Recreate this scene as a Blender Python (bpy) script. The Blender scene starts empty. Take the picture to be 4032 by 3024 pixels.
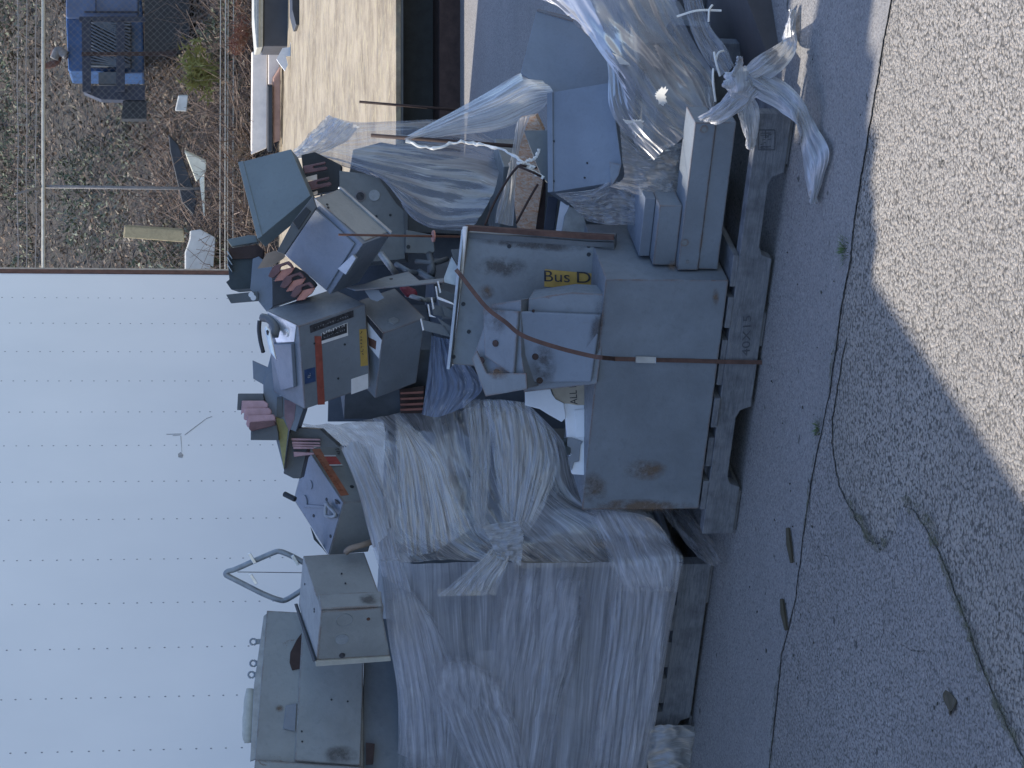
import bpy, math, random
from mathutils import Vector, noise, Matrix
random.seed(7)
S = bpy.context.scene
# ------------------------------------------------------------------ camera
F = 8970.0; TH = math.radians(8.79); CH = 1.59
CF = Vector((0, math.cos(TH), -math.sin(TH)))      # forward
CU = Vector((0, math.sin(TH), math.cos(TH)))       # up
CR = Vector((1, 0, 0))
CAM = Vector((0, 0, CH))
cd = bpy.data.cameras.new("camera"); cam = bpy.data.objects.new("camera", cd); S.collection.objects.link(cam)
cd.sensor_width = 36; cd.lens = 36 * F / 4032; cd.clip_end = 500; cd.clip_start = .05
cam.matrix_world = Matrix(((-CU.x, CR.x, -CF.x, CAM.x), (-CU.y, CR.y, -CF.y, CAM.y), (-CU.z, CR.z, -CF.z, CAM.z), (0, 0, 0, 1)))
S.camera = cam
# ------------------------------------------------------------------ light
SUN_EL = math.radians(53)
SH = Vector((.82, -.57, 0)).normalized()           # direction shadows fall on the ground
w = bpy.data.worlds.new("World"); S.world = w; w.use_nodes = True
nt = w.node_tree; bg = nt.nodes["Background"]
sky = nt.nodes.new("ShaderNodeTexSky"); sky.sky_type = 'NISHITA'; sky.sun_disc = False
sky.sun_elevation = SUN_EL; sky.sun_rotation = math.atan2(-SH.x, -SH.y)
sky.ozone_density = 1.6; sky.air_density = 1.2
wb = nt.nodes.new("ShaderNodeVectorMath"); wb.operation = 'MULTIPLY'; wb.inputs[1].default_value = (.95, .985, 1.13)
nt.links.new(sky.outputs[0], wb.inputs[0]); nt.links.new(wb.outputs[0], bg.inputs[0]); bg.inputs[1].default_value = .15
sd = bpy.data.lights.new("sun", 'SUN'); sd.energy = 4.0; sd.angle = math.radians(.55); sd.color = (1, .93, .83)
so = bpy.data.objects.new("sun", sd); S.collection.objects.link(so)
ldir = Vector((SH.x * math.cos(SUN_EL), SH.y * math.cos(SUN_EL), -math.sin(SUN_EL)))
so.rotation_euler = ldir.to_track_quat('-Z', 'Y').to_euler(); so.location = (-6, 8, 12)
S.view_settings.view_transform = 'Standard'; S.view_settings.look = 'None'
S.view_settings.exposure = .8; S.view_settings.gamma = 1
S.render.engine = 'CYCLES'
S.cycles.transparent_max_bounces = 24; S.cycles.max_bounces = 8; S.cycles.use_denoising = True
# ------------------------------------------------------------------ geometry helpers
def ray(x, y):
    return CF + CR * ((1512 - y) / F) - CU * ((x - 2016) / F)
def cp(x, y, d):                                   # point seen at photo pixel, d metres along the optical axis
    return CAM + ray(x, y) * d
def onz(x, y, z=0):
    r = ray(x, y); return CAM + r * ((z - CH) / r.z)
def onpl(x, y, O, n):
    r = ray(x, y); return CAM + r * ((O - CAM).dot(n) / r.dot(n))
def pp(s, ox, oy, pts):
    return [(ox + s * a, oy + s * b) for a, b in pts]
E1 = Vector((-.8767, .4811, 0)); E2 = Vector((.4811, .8767, 0)); UP = Vector((0, 0, 1))
A0 = Vector((.68, 5.566, 0)); B0 = Vector((-.52, 6.42, 0))
def fr(O, t, d, z): return O + E1 * t + E2 * d + UP * z
def pix_fr(O, x, y, d):
    P = onpl(x, y, O + E2 * d, E2); q = P - O
    return q.dot(E1), P.z

class MB:
    def __init__(s): s.v = []; s.f = []; s.m = []; s.uv = []
    def face(s, idx, m=0, uv=None): s.f.append(idx); s.m.append(m); s.uv.append(uv)
    def poly(s, pts, m=0, uv=None):
        n = len(s.v); s.v += [Vector(p) for p in pts]; s.face(list(range(n, n + len(pts))), m, uv)
    def box(s, O, A, B, C, m=0):
        O, A, B, C = map(Vector, (O, A, B, C))
        if A.cross(B).dot(C) < 0: A, B = B, A
        n = len(s.v)
        s.v += [O, O + A, O + A + B, O + B, O + C, O + A + C, O + A + B + C, O + B + C]
        for f in ((3, 2, 1, 0), (4, 5, 6, 7), (0, 1, 5, 4), (1, 2, 6, 5), (2, 3, 7, 6), (3, 0, 4, 7)):
            s.face([n + i for i in f], m)
        return s
    def fbox(s, O, t0, t1, d0, d1, z0, z1, m=0):
        return s.box(fr(O, t0, d0, z0), E1 * (t1 - t0), E2 * (d1 - d0), UP * (z1 - z0), m)
    def prism(s, pts, vec, m=0, m2=None):
        pts = [Vector(p) for p in pts]; vec = Vector(vec); k = len(pts); n = len(s.v)
        nn = Vector((0, 0, 0))
        for i in range(k):
            nn += (pts[i] - pts[0]).cross(pts[(i + 1) % k] - pts[0])
        if nn.dot(vec) > 0: pts.reverse()
        s.v += pts + [p + vec for p in pts]
        s.face(list(range(n, n + k)), m)
        s.face([n + k + i for i in range(k)][::-1], m if m2 is None else m2)
        for i in range(k):
            j = (i + 1) % k
            s.face([n + j, n + i, n + k + i, n + k + j], m if m2 is None else m2)
        return s
    def tube(s, pts, r, k=8, m=0, cap=True):
        pts = [Vector(p) for p in pts]; n0 = len(s.v)
        for i, p in enumerate(pts):
            t = (pts[min(i + 1, len(pts) - 1)] - pts[max(i - 1, 0)]).normalized()
            a = t.cross(Vector((0, 0, 1)));
            if a.length < .1: a = t.cross(Vector((1, 0, 0)))
            a.normalize(); b = t.cross(a)
            rr = r[i] if isinstance(r, (list, tuple)) else r
            for j in range(k):
                an = 2 * math.pi * j / k
                s.v.append(p + a * (math.cos(an) * rr) + b * (math.sin(an) * rr))
        for i in range(len(pts) - 1):
            for j in range(k):
                q = (j + 1) % k
                s.face([n0 + i * k + j, n0 + i * k + q, n0 + (i + 1) * k + q, n0 + (i + 1) * k + j], m)
        if cap:
            s.face([n0 + j for j in range(k)][::-1], m); s.face([n0 + (len(pts) - 1) * k + j for j in range(k)], m)
        return s
    def disc(s, P, n, r, h, k=16, m=0, squash=None):
        n = n.normalized(); a = n.orthogonal().normalized(); b = n.cross(a)
        ring = [P + a * (math.cos(2 * math.pi * i / k) * r) + b * (math.sin(2 * math.pi * i / k) * r) for i in range(k)]
        s.prism([q - n * .001 for q in ring], n * (h + .001), m); return s
    def grid(s, rows, m=0):                       # rows of Vectors, with uv
        n = len(s.v); R = len(rows); K = len(rows[0])
        for r in rows: s.v += r
        for i in range(R - 1):
            for j in range(K - 1):
                s.face([n + i * K + j, n + i * K + j + 1, n + (i + 1) * K + j + 1, n + (i + 1) * K + j], m,
                       [(j / (K - 1), i / (R - 1)), ((j + 1) / (K - 1), i / (R - 1)), ((j + 1) / (K - 1), (i + 1) / (R - 1)), (j / (K - 1), (i + 1) / (R - 1))])
        return s

def wpos(o):
    p = Vector((0, 0, 0))
    while o: p += o.location; o = o.parent
    return p
def tagit(o, label=None, cat=None, group=None, kind=None):
    if label: o["label"] = label
    if cat: o["category"] = cat
    if group: o["group"] = group
    if kind: o["kind"] = kind
    return o
def obj(name, mb, mats, parent=None, label=None, cat=None, group=None, kind=None, bevel=0, smooth=False, origin=None):
    if not isinstance(mats, (list, tuple)): mats = [mats]
    if parent is not None: base = wpos(parent)
    elif origin is not None: base = Vector(origin)
    else:
        xs = [v.x for v in mb.v]; ys = [v.y for v in mb.v]; zs = [v.z for v in mb.v]
        base = Vector(((min(xs) + max(xs)) / 2, (min(ys) + max(ys)) / 2, min(zs)))
    me = bpy.data.meshes.new(name)
    me.from_pydata([tuple(v - base) for v in mb.v], [], mb.f)
    for m in mats: me.materials.append(m)
    me.polygons.foreach_set("material_index", mb.m)
    if any(u is not None for u in mb.uv):
        ul = me.uv_layers.new(name="UVMap")
        for p, u in zip(me.polygons, mb.uv):
            if u is None: continue
            for li, q in zip(p.loop_indices, u): ul.data[li].uv = q
    if smooth: me.polygons.foreach_set("use_smooth", [True] * len(me.polygons))
    me.update()
    o = bpy.data.objects.new(name, me); S.collection.objects.link(o)
    if parent is not None: o.parent = parent
    else: o.location = base
    if bevel:
        b = o.modifiers.new("bevel", 'BEVEL'); b.width = bevel; b.segments = 2; b.limit_method = 'ANGLE'
        b.angle_limit = math.radians(40)
    return tagit(o, label, cat, group, kind)
def thing(name, loc, label, cat, group=None):
    o = bpy.data.objects.new(name, None); S.collection.objects.link(o); o.location = Vector(loc)
    o.empty_display_size = .1
    return tagit(o, label, cat, group)
def struct(name, mb, mats, **k): return obj(name, mb, mats, kind="structure", **k)

def ortho(N, a, b, c, d):
    """rectangular box from the photo pixels of its nearest corner N (at depth d) and the 3 corners next to it"""
    va, vb, vc = [Vector((p[0] - N[0], p[1] - N[1])) for p in (a, b, c)]
    ab, ac, bc = va.dot(vb), va.dot(vc), vb.dot(vc)
    ab, ac, bc = [min(q, -400.) for q in (ab, ac, bc)]
    za = math.sqrt(ab * ac / -bc); zb = math.sqrt(ab * bc / -ac); zc = math.sqrt(ac * bc / -ab)
    O = cp(N[0], N[1], d)
    return [O] + [cp(p[0], p[1], d + z * d / F) - O for p, z in ((a, za), (b, zb), (c, zc))]
def facen(O, A, B):
    n = A.cross(B).normalized()
    return n if n.dot(CAM - O) > 0 else -n
def decal(name, pts, O, A, B, mat, parent, th=.0012, lift=.0006, **k):
    n = facen(O, A, B)
    P = [onpl(x, y, O + n * lift, n) for x, y in pts]
    m = MB(); m.prism(P, n * th)
    return obj(name, m, mat, parent, **k)
def flatpoly(mb, pts, O, A, B, th=.0012, lift=.0006, m=0):
    n = facen(O, A, B); mb.prism([onpl(x, y, O + n * lift, n) for x, y in pts], n * th, m)
def text(name, s, p0, p1, O, A, B, hgt, mat, parent, lift=.0022, fit=True, up=1, **k):
    n = facen(O, A, B)
    P0 = onpl(*p0, O + n * lift, n); P1 = onpl(*p1, O + n * lift, n)
    X = (P1 - P0); L = X.length; X.normalize(); Y = n.cross(X) * up
    cu = bpy.data.curves.new(name, 'FONT'); cu.body = s; cu.size = 1; cu.extrude = 0
    o = bpy.data.objects.new(name, cu); S.collection.objects.link(o)
    dg = bpy.context.evaluated_depsgraph_get(); dg.update()
    me0 = bpy.data.meshes.new_from_object(o.evaluated_get(dg)); bpy.data.objects.remove(o)
    xs = [v.co.x for v in me0.vertices]; ys = [v.co.y for v in me0.vertices]
    w_ = max(xs) - min(xs) or 1; h_ = max(ys) - min(ys) or 1
    m = MB()
    m.v = [P0 + X * ((v.co.x - min(xs)) / w_ * L) + Y * ((v.co.y - min(ys)) / h_ * hgt) for v in me0.vertices]
    for p in me0.polygons: m.face(list(p.vertices))
    return obj(name, m, mat, parent, **k)

def cr(p0, p1, p2, p3, t):
    return .5 * ((2 * p1) + (p2 - p0) * t + (2 * p0 - 5 * p1 + 4 * p2 - p3) * t * t + (3 * p1 - p0 - 3 * p2 + p3) * t ** 3)
def spline(P, n):
    out = []; k = len(P)
    for i in range(n):
        u = i / (n - 1) * (k - 1); a = min(int(u), k - 2); t = u - a
        g = lambda q: P[q] if 0 <= q < k else (2 * P[0] - P[1] if q < 0 else 2 * P[-1] - P[-2])
        out.append(cr(g(a - 1), g(a), g(a + 1), g(a + 2), t))
    return out
def sheetgrid(ctrl, nu, nv, amp=.01, fu=2., fv=14., seed=0, fine=.0015, ragged=0., crease=0.):
    """ctrl: rows of Vectors -> dense wrinkled grid; folds run along the row direction (rows index = v)"""
    rows = [spline(r, nu) for r in ctrl]
    cols = [spline([rows[i][j] for i in range(len(rows))], nv) for j in range(nu)]
    G = [[cols[j][i].copy() for j in range(nu)] for i in range(nv)]
    out = []
    for i in range(nv):
        R_ = []
        for j in range(nu):
            a = G[i][min(j + 1, nu - 1)] - G[i][max(j - 1, 0)]; b = G[min(i + 1, nv - 1)][j] - G[max(i - 1, 0)][j]
            n = a.cross(b)
            n = n.normalized() if n.length > 1e-9 else Vector((0, -1, 0))
            if n.dot(CAM - G[i][j]) < 0: n = -n
            u, v = j / (nu - 1), i / (nv - 1)
            q = noise.noise(Vector((u * fu + seed, v * fv, seed * 1.7)))
            q2 = 1 - 2 * abs(noise.noise(Vector((u * fu * 1.6, v * fv * 2.1 + seed, 3.1 + seed))))
            q3 = noise.noise(Vector((u * fu * 5, v * fv * 5, 9 + seed)))
            if crease:
                k1 = abs(noise.noise(Vector((u * fu * 2.3 + v * 2 + seed, v * fv * 1.7 - u, 5.5)))); k2 = abs(noise.noise(Vector((u * fu * 5.1 - v * 3, v * fv * 4.3 + u * 2 + seed, 2.5))))
                q3 += crease * (1 - 3.2 * k1 - 1.6 * k2)
            R_.append(G[i][j] + n * (amp * (q + .55 * q2) + fine * q3))
        out.append(R_)
    if ragged:
        for i in range(nv):
            for e, s_ in ((0, 1), (nu - 1, -1)):
                out[i][e] = out[i][e] + (out[i][e + s_] - out[i][e]) * ragged * random.uniform(-1.5, 1)
    return out
def V3(rows, d=None):
    return [[cp(*p) if len(p) == 3 else cp(p[0], p[1], d) for p in r] for r in rows]

def scrawl(name, p0, p1, O, A, B, hgt, mat, parent, n=9, lift=.0022, seed=1, wd=.0009):
    """worn print nobody can read: a row of small irregular strokes"""
    rg_ = random.Random(seed); nn = facen(O, A, B); P0 = onpl(*p0, O + nn * lift, nn); P1 = onpl(*p1, O + nn * lift, nn)
    X = P1 - P0; L = X.length; X.normalize(); Y = nn.cross(X); m = MB()
    for i in range(n):
        c = (i + .5) / n * L
        for k in range(rg_.choice((1, 2, 2, 3))):
            a = P0 + X * (c + rg_.uniform(-.35, .35) * L / n) + Y * hgt * rg_.uniform(0, 1); b = P0 + X * (c + rg_.uniform(-.35, .35) * L / n) + Y * hgt * rg_.uniform(0, 1)
            d = (b - a)
            if d.length < .001: continue
            s_ = nn.cross(d.normalized()) * wd * rg_.uniform(.5, 1.2); m.prism([a - s_, a + s_, b + s_, b - s_], nn * .0004)
    return obj(name, m, mat, parent, kind="stuff")
# ------------------------------------------------------------------ materials
def newmat(name):
    m = bpy.data.materials.new(name); m.use_nodes = True; t = m.node_tree
    p = t.nodes["Principled BSDF"]; return m, t, p
def N(t, typ, **k):
    n = t.nodes.new(typ)
    for a, b in k.items():
        if a.startswith("i_"):
            n.inputs[int(a[2:])].default_value = b
        else: setattr(n, a, b)
    return n
def coords(t, scale=(1, 1, 1), which="Object", rot=(0, 0, 0)):
    c = N(t, "ShaderNodeTexCoord"); mp = N(t, "ShaderNodeMapping"); mp.inputs["Scale"].default_value = scale
    mp.inputs["Rotation"].default_value = rot
    t.links.new(c.outputs[which], mp.inputs[0]); return mp.outputs[0]
def nz(t, vec, scale, detail=4, rough=.6, dist=0):
    n = N(t, "ShaderNodeTexNoise"); n.inputs["Scale"].default_value = scale; n.inputs["Detail"].default_value = detail
    n.inputs["Roughness"].default_value = rough; n.inputs["Distortion"].default_value = dist
    t.links.new(vec, n.inputs["Vector"]); return n.outputs["Fac"]
def ramp(t, fac, stops):
    r = N(t, "ShaderNodeValToRGB"); e = r.color_ramp.elements
    while len(e) < len(stops): e.new(.5)
    for q, (p, c) in zip(e, stops):
        q.position = p; q.color = (c, c, c, 1) if isinstance(c, (int, float)) else (*c, 1)
    t.links.new(fac, r.inputs[0]); return r.outputs[0]
def mixc(t, fac, a, b, mode='MIX'):
    m = N(t, "ShaderNodeMix", data_type='RGBA', blend_type=mode)
    for s, v in ((0, fac), (6, a), (7, b)):
        if hasattr(v, "links"): t.links.new(v, m.inputs[s])
        elif isinstance(v, (int, float)): m.inputs[s].default_value = v if s == 0 else (v, v, v, 1)
        else: m.inputs[s].default_value = (*v, 1)
    return m.outputs[2]
def bump(t, p, h, strength=.3, dist=.01):
    b = N(t, "ShaderNodeBump"); b.inputs["Strength"].default_value = strength; b.inputs["Distance"].default_value = dist
    t.links.new(h, b.inputs["Height"]); t.links.new(b.outputs[0], p.inputs["Normal"]); return b
def mul(t, a, b, op='MULTIPLY'):
    m = N(t, "ShaderNodeMath", operation=op)
    for s, v in ((0, a), (1, b)):
        if hasattr(v, "links"): t.links.new(v, m.inputs[s])
        else: m.inputs[s].default_value = v
    return m.outputs[0]
RUST = (.13, .07, .045)
def paint(name, col, rough=.45, dirt=.35, rust=.62, metal=0, edge=False, spec=.4, streak=False):
    m, t, p = newmat(name); v = coords(t)
    a = nz(t, v, 5, 6, .65); b = nz(t, v, 38, 5, .7); r = nz(t, v, 9, 8, .72, .6)
    dark = tuple(q * (1 - dirt) for q in col); lite = tuple(min(1, q * (1 + dirt * .35)) for q in col)
    c = mixc(t, ramp(t, a, [(.35, 0), (.68, 1)]), dark, lite)
    c = mixc(t, mul(t, ramp(t, b, [(.52, 0), (.72, 1)]), .35), c, tuple(q * .62 for q in col))
    if streak:
        sv = coords(t, (14, 14, 1.2)); s_ = nz(t, sv, 3, 4, .6)
        c = mixc(t, mul(t, ramp(t, s_, [(.5, 0), (.75, 1)]), .35), c, tuple(q * .55 for q in col))
    if rust < 1:
        rf = ramp(t, r, [(rust, 0), (rust + .05, .8), (rust + .14, 1)]); c = mixc(t, rf, c, RUST)
    if edge:
        bv = N(t, "ShaderNodeBevel"); bv.samples = 4; bv.inputs[0].default_value = .009
        g = N(t, "ShaderNodeNewGeometry"); d = N(t, "ShaderNodeVectorMath", operation='DOT_PRODUCT')
        t.links.new(bv.outputs[0], d.inputs[0]); t.links.new(g.outputs["Normal"], d.inputs[1])
        ef = ramp(t, d.outputs["Value"], [(.9, 1), (.985, 0)])
        ef = mul(t, ef, ramp(t, nz(t, v, 16, 6, .7), [(.38, 0), (.56, .9)]))
        c = mixc(t, ef, c, (.14, .075, .045))
    t.links.new(c, p.inputs["Base Color"]); p.inputs["Metallic"].default_value = metal
    p.inputs["Specular IOR Level"].default_value = spec
    t.links.new(ramp(t, b, [(.3, rough * .8), (.7, min(1, rough * 1.3))]), p.inputs["Roughness"])
    hb = mixc(t, .12, nz(t, v, 2.6, 2, .5), b)
    bump(t, p, hb, .35, .03)
    return m
def plain(name, col, rough=.6, var=.25, metal=0, sc=12, spec=.4, bmp=.15):
    m, t, p = newmat(name); v = coords(t); a = nz(t, v, sc, 6, .65)
    c = mixc(t, ramp(t, a, [(.3, 0), (.7, 1)]), tuple(q * (1 - var) for q in col), tuple(min(1, q * (1 + var * .5)) for q in col))
    t.links.new(c, p.inputs["Base Color"]); p.inputs["Roughness"].default_value = rough
    p.inputs["Metallic"].default_value = metal; p.inputs["Specular IOR Level"].default_value = spec
    if bmp: bump(t, p, a, bmp, .01)
    return m
def film(name, lo, hi, col=(.72, .74, .78), fs=(2.5, 55), dirtc=(.42, .38, .33), dirt=.4, rough=.28, cross=True, trans=.4, gl_=.05, warp=.05, con=.55, fade=0., fres=.4):
    """stretch film: fine streaks along u; lo/hi = least and most opaque"""
    m, t, p = newmat(name); t.nodes.remove(p); out = t.nodes["Material Output"]
    uv = coords(t, (1, 1, 1), "UV"); v3 = coords(t)
    wn = N(t, "ShaderNodeTexNoise"); wn.inputs["Scale"].default_value = 3.5; wn.inputs["Detail"].default_value = 3; t.links.new(uv, wn.inputs["Vector"])
    wv = N(t, "ShaderNodeVectorMath", operation='MULTIPLY_ADD'); t.links.new(wn.outputs["Color"], wv.inputs[0]); wv.inputs[1].default_value = (warp, warp, 0); t.links.new(uv, wv.inputs[2])
    def st(a, b, det=4, ro=.6):
        mp = N(t, "ShaderNodeMapping"); mp.inputs["Scale"].default_value = (a, b, 1); t.links.new(wv.outputs[0], mp.inputs[0]); return nz(t, mp.outputs[0], 1, det, ro, .15)
    s1 = st(fs[0], fs[1]); s2 = st(fs[0] * 3, fs[1] * 4.2, 3); s3 = st(fs[0] * .8, fs[1] * .28)
    cl = nz(t, v3, 4.5, 7, .68, .4); cl2 = nz(t, v3, 17, 5, .7)
    h = mixc(t, .4, s1, s2); h = mixc(t, .35, h, s3); ha = mixc(t, .35, h, cl)
    al = ramp(t, ha, [(.38, lo), (.49, (lo + hi) / 2), (.6, hi)])
    if fade:
        sx = N(t, "ShaderNodeSeparateXYZ"); t.links.new(uv, sx.inputs[0]); e = None
        for k in (0, 1):
            d = mul(t, mul(t, sx.outputs[k], mul(t, 1.0, sx.outputs[k], 'SUBTRACT')), 4.0)
            e = d if e is None else mul(t, e, d)
        e = mul(t, e, mul(t, mul(t, cl2, 1.2), .3, 'ADD')); e = mixc(t, .0, e, e)
        al = mul(t, al, ramp(t, e, [(.0, 0.0), (fade, 1)]))
    cc = mixc(t, mul(t, ramp(t, cl, [(.42, 0), (.62, 1)]), dirt), col, dirtc)
    cc = mixc(t, mul(t, ramp(t, h, [(.38, 1), (.54, 0)]), con), cc, tuple(x * .42 for x in col))
    cc = mixc(t, mul(t, ramp(t, s2, [(.56, 0), (.68, 1)]), con), cc, tuple(min(1, x * 1.35) for x in col))  # paler streaks: highlight lines painted into the film colour
    s4 = st(fs[0] * 5, fs[1] * 7, 2, .5); cc = mixc(t, mul(t, ramp(t, s4, [(.64, 0), (.7, 1)]), mul(t, ramp(t, cl, [(.45, 0), (.6, 1)]), .9)), cc, (.95, .93, .88))  # short near-white streaks, painted glints
    cc = mixc(t, mul(t, ramp(t, cl2, [(.55, 0), (.7, 1)]), .3), cc, tuple(x * .6 for x in col))
    di = N(t, "ShaderNodeBsdfDiffuse"); tr = N(t, "ShaderNodeBsdfTranslucent"); gl = N(t, "ShaderNodeBsdfGlossy")
    gl.inputs["Roughness"].default_value = rough; tp = N(t, "ShaderNodeBsdfTransparent")
    t.links.new(cc, di.inputs[0]); t.links.new(cc, tr.inputs[0])
    b = N(t, "ShaderNodeBump"); b.inputs["Strength"].default_value = .8; b.inputs["Distance"].default_value = .005
    t.links.new(h, b.inputs["Height"])
    for n in (di, gl, tr): t.links.new(b.outputs[0], n.inputs["Normal"])
    m1 = N(t, "ShaderNodeMixShader"); m1.inputs[0].default_value = trans
    t.links.new(di.outputs[0], m1.inputs[1]); t.links.new(tr.outputs[0], m1.inputs[2])
    m2 = N(t, "ShaderNodeMixShader"); t.links.new(al, m2.inputs[0])
    t.links.new(tp.outputs[0], m2.inputs[1]); t.links.new(m1.outputs[0], m2.inputs[2])
    m3 = N(t, "ShaderNodeMixShader"); fz = N(t, "ShaderNodeLayerWeight"); fz.inputs[0].default_value = .2
    t.links.new(b.outputs[0], fz.inputs["Normal"])
    t.links.new(mul(t, mul(t, fz.outputs["Fresnel"], fres), gl_, 'ADD'), m3.inputs[0])
    t.links.new(m2.outputs[0], m3.inputs[1]); t.links.new(gl.outputs[0], m3.inputs[2])
    t.links.new(m3.outputs[0], out.inputs[0])
    return m
def wood(name, col, col2, sc=(1, 1, 1), rough=.8):
    m, t, p = newmat(name); v = coords(t, sc, rot=(0, 0, math.atan2(E1.y, E1.x))); v = coords(t, sc)
    a = nz(t, v, 6, 8, .7, .8); b = nz(t, coords(t), 22, 5, .6)
    c = mixc(t, ramp(t, a, [(.35, 0), (.65, 1)]), col, col2); c = mixc(t, mul(t, ramp(t, b, [(.45, 0), (.7, 1)]), .5), c, tuple(q * .45 for q in col))
    t.links.new(c, p.inputs["Base Color"]); p.inputs["Roughness"].default_value = rough
    p.inputs["Specular IOR Level"].default_value = .2; bump(t, p, a, .4, .006)
    return m

M = {}
G_ = (.178, .203, .228)
M['grey'] = paint("enclosure grey paint", G_, dirt=.22, rust=.66, edge=True)
M['greyrust'] = paint("enclosure grey paint rusty", (.19, .212, .222), dirt=.25, rust=.66, edge=True)
M['lgrey'] = paint("light enclosure paint", (.275, .285, .275), dirt=.22, rust=.68, edge=True)
M['dgrey'] = paint("dark enclosure paint", (.11, .12, .125), dirt=.3, rust=.7)
M['bgrey'] = paint("blue grey enclosure paint", (.17, .2, .24), dirt=.2, rust=.72, spec=.5, rough=.35)
M['beige'] = paint("beige cabinet paint", (.255, .27, .265), dirt=.2, rust=.64, edge=True)
M['galv'] = plain("galvanised plate", (.42, .45, .47), .38, .2, .6, 20)
M['bright'] = plain("zinc bright metal", (.7, .72, .72), .3, .15, .7, 30)
M['rust'] = plain("rusty steel", (.13, .062, .042), .85, .45, 0, 25)
M['drust'] = plain("dark rusty steel", (.055, .035, .03), .85, .4, 0, 20)
M['copper'] = plain("dull copper", (.42, .19, .15), .42, .3, .35, 30)
M['dcopper'] = plain("tarnished copper", (.15, .08, .08), .5, .35, .3, 30)
M['black'] = plain("black plastic", (.03, .033, .038), .5, .3, 0, 20)
M['dark'] = plain("dark steel", (.035, .04, .045), .6, .3, .2, 14)
M['orange'] = plain("faded orange tape", (.42, .16, .09), .6, .3, 0, 40)
M['redtape'] = plain("dull red tape", (.27, .07, .05), .6, .35, 0, 40)
M['yellow'] = plain("yellow label", (.4, .27, .07), .6, .2, 0, 40)
M['white'] = plain("white label", (.68, .68, .68), .6, .12, 0, 30)
M['ink'] = plain("black ink", (.045, .045, .05), .6, .8, 0, 90)
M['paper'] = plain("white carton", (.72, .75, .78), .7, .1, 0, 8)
M['tan'] = plain("tan card", (.26, .2, .15), .8, .25, 0, 14)
M['pal'] = wood("weathered pallet wood", (.115, .122, .135), (.19, .195, .205), (3, 3, 30))
M['board'] = wood("rust stained board", (.62, .55, .45), (.5, .22, .09), (30, 30, 4))
M['post'] = wood("pale timber", (.42, .36, .22), (.3, .24, .14), (20, 4, 20))
M['foam'] = plain("pale foam", (.72, .68, .52), .9, .2, 0, 9)
M['blue'] = paint("blue machine paint", (.03, .085, .21), dirt=.3, rust=.75, rough=.35)
M['cream'] = plain("cream sheet", (.75, .66, .55), .7, .15, 0, 9)
M['twig'] = plain("dry twigs", (.2, .145, .11), .9, .4, 0, 9)
M['film_front'] = film("stretch film layered", .2, .82, (.66, .68, .75), (1.1, 30), dirt=.38, rough=.35, dirtc=(.36, .32, .29), warp=.03)
M['film_side'] = film("stretch film taut", .18, .78, (.66, .66, .68), (1.5, 26), dirt=.45, rough=.18, dirtc=(.36, .3, .24), warp=.05, gl_=.08, con=.8)
M['film'] = film("stretch film loose", .22, .62, (.5, .49, .49), (1.4, 7), dirt=.45, rough=.3, warp=.15, gl_=.03, con=.3)
M['film_thin'] = film("stretch film thin", .16, .6, (.5, .52, .58), (3, 12), dirt=.3, warp=.2)
M['film_rope'] = film("stretch film twisted", .78, .98, (.5, .52, .55), (1.2, 16), dirt=.3, rough=.4, warp=.06, con=.7)
M['film_lit'] = film("stretch film single", .45, .85, (.7, .7, .69), (1.0, 16), dirt=.15, rough=.2, trans=.55)  # paler copy for sunlit sheets, brightness put into the colour
def trailer_mat():
    m, t, p = newmat("trailer white aluminium"); v = coords(t); a = nz(t, v, 1.3, 4, .5)
    c = mixc(t, ramp(t, a, [(.3, 0), (.7, 1)]), (.66, .68, .7), (.74, .75, .76))
    p.inputs["Roughness"].default_value = .32; p.inputs["Specular IOR Level"].default_value = .5
    t.links.new(c, p.inputs["Base Color"]); bump(t, p, nz(t, v, 2.2, 2, .5), .06, .02); return m
M['trailer'] = trailer_mat()
def ground_mat(name, base, vs, cell, bstr, dark, speck=.5):
    m, t, p = newmat(name); c0 = N(t, "ShaderNodeTexCoord"); v = c0.outputs["Object"]
    vo = N(t, "ShaderNodeTexVoronoi"); vo.inputs["Scale"].default_value = cell; vo.inputs["Randomness"].default_value = 1
    nzv = N(t, "ShaderNodeTexNoise"); nzv.inputs["Scale"].default_value = cell * .6; nzv.inputs["Detail"].default_value = 2
    t.links.new(v, nzv.inputs["Vector"])
    mv = N(t, "ShaderNodeMix", data_type='VECTOR'); mv.inputs[0].default_value = .012
    t.links.new(v, mv.inputs[4]); t.links.new(nzv.outputs["Color"], mv.inputs[5]); t.links.new(mv.outputs[1], vo.inputs["Vector"])
    cell_c = ramp(t, vo.outputs["Color"], [(.0, tuple(q * .5 for q in base)), (.28, base), (.6, tuple(q * 1.3 for q in base)), (.8, (base[0] * 1.2, base[1] * 1.14, base[2] * 1.08)), (1, tuple(min(1, q * 1.7) for q in base))])
    gap = ramp(t, vo.outputs["Distance"], [(.45, 0), (.78, 1)])
    c = mixc(t, mul(t, gap, dark), cell_c, tuple(q * .28 for q in base))
    big = nz(t, v, .9, 6, .65); c = mixc(t, mul(t, ramp(t, big, [(.4, 0), (.68, 1)]), .35), c, tuple(q * .6 for q in base))
    sp = nz(t, v, 19, 3, .5); c = mixc(t, mul(t, ramp(t, sp, [(.7, 0), (.74, 1)]), .8), c, (.05, .05, .045))
    t.links.new(c, p.inputs["Base Color"]); p.inputs["Roughness"].default_value = .92; p.inputs["Specular IOR Level"].default_value = .2
    fine = nz(t, v, cell * 2.5, 3, .6)
    h = mixc(t, .3, mul(t, vo.outputs["Distance"], -1.0), fine)
    h2 = mixc(t, .25, h, nz(t, v, 14, 4, .6))
    bump(t, p, h2, bstr, .014)
    return m
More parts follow.
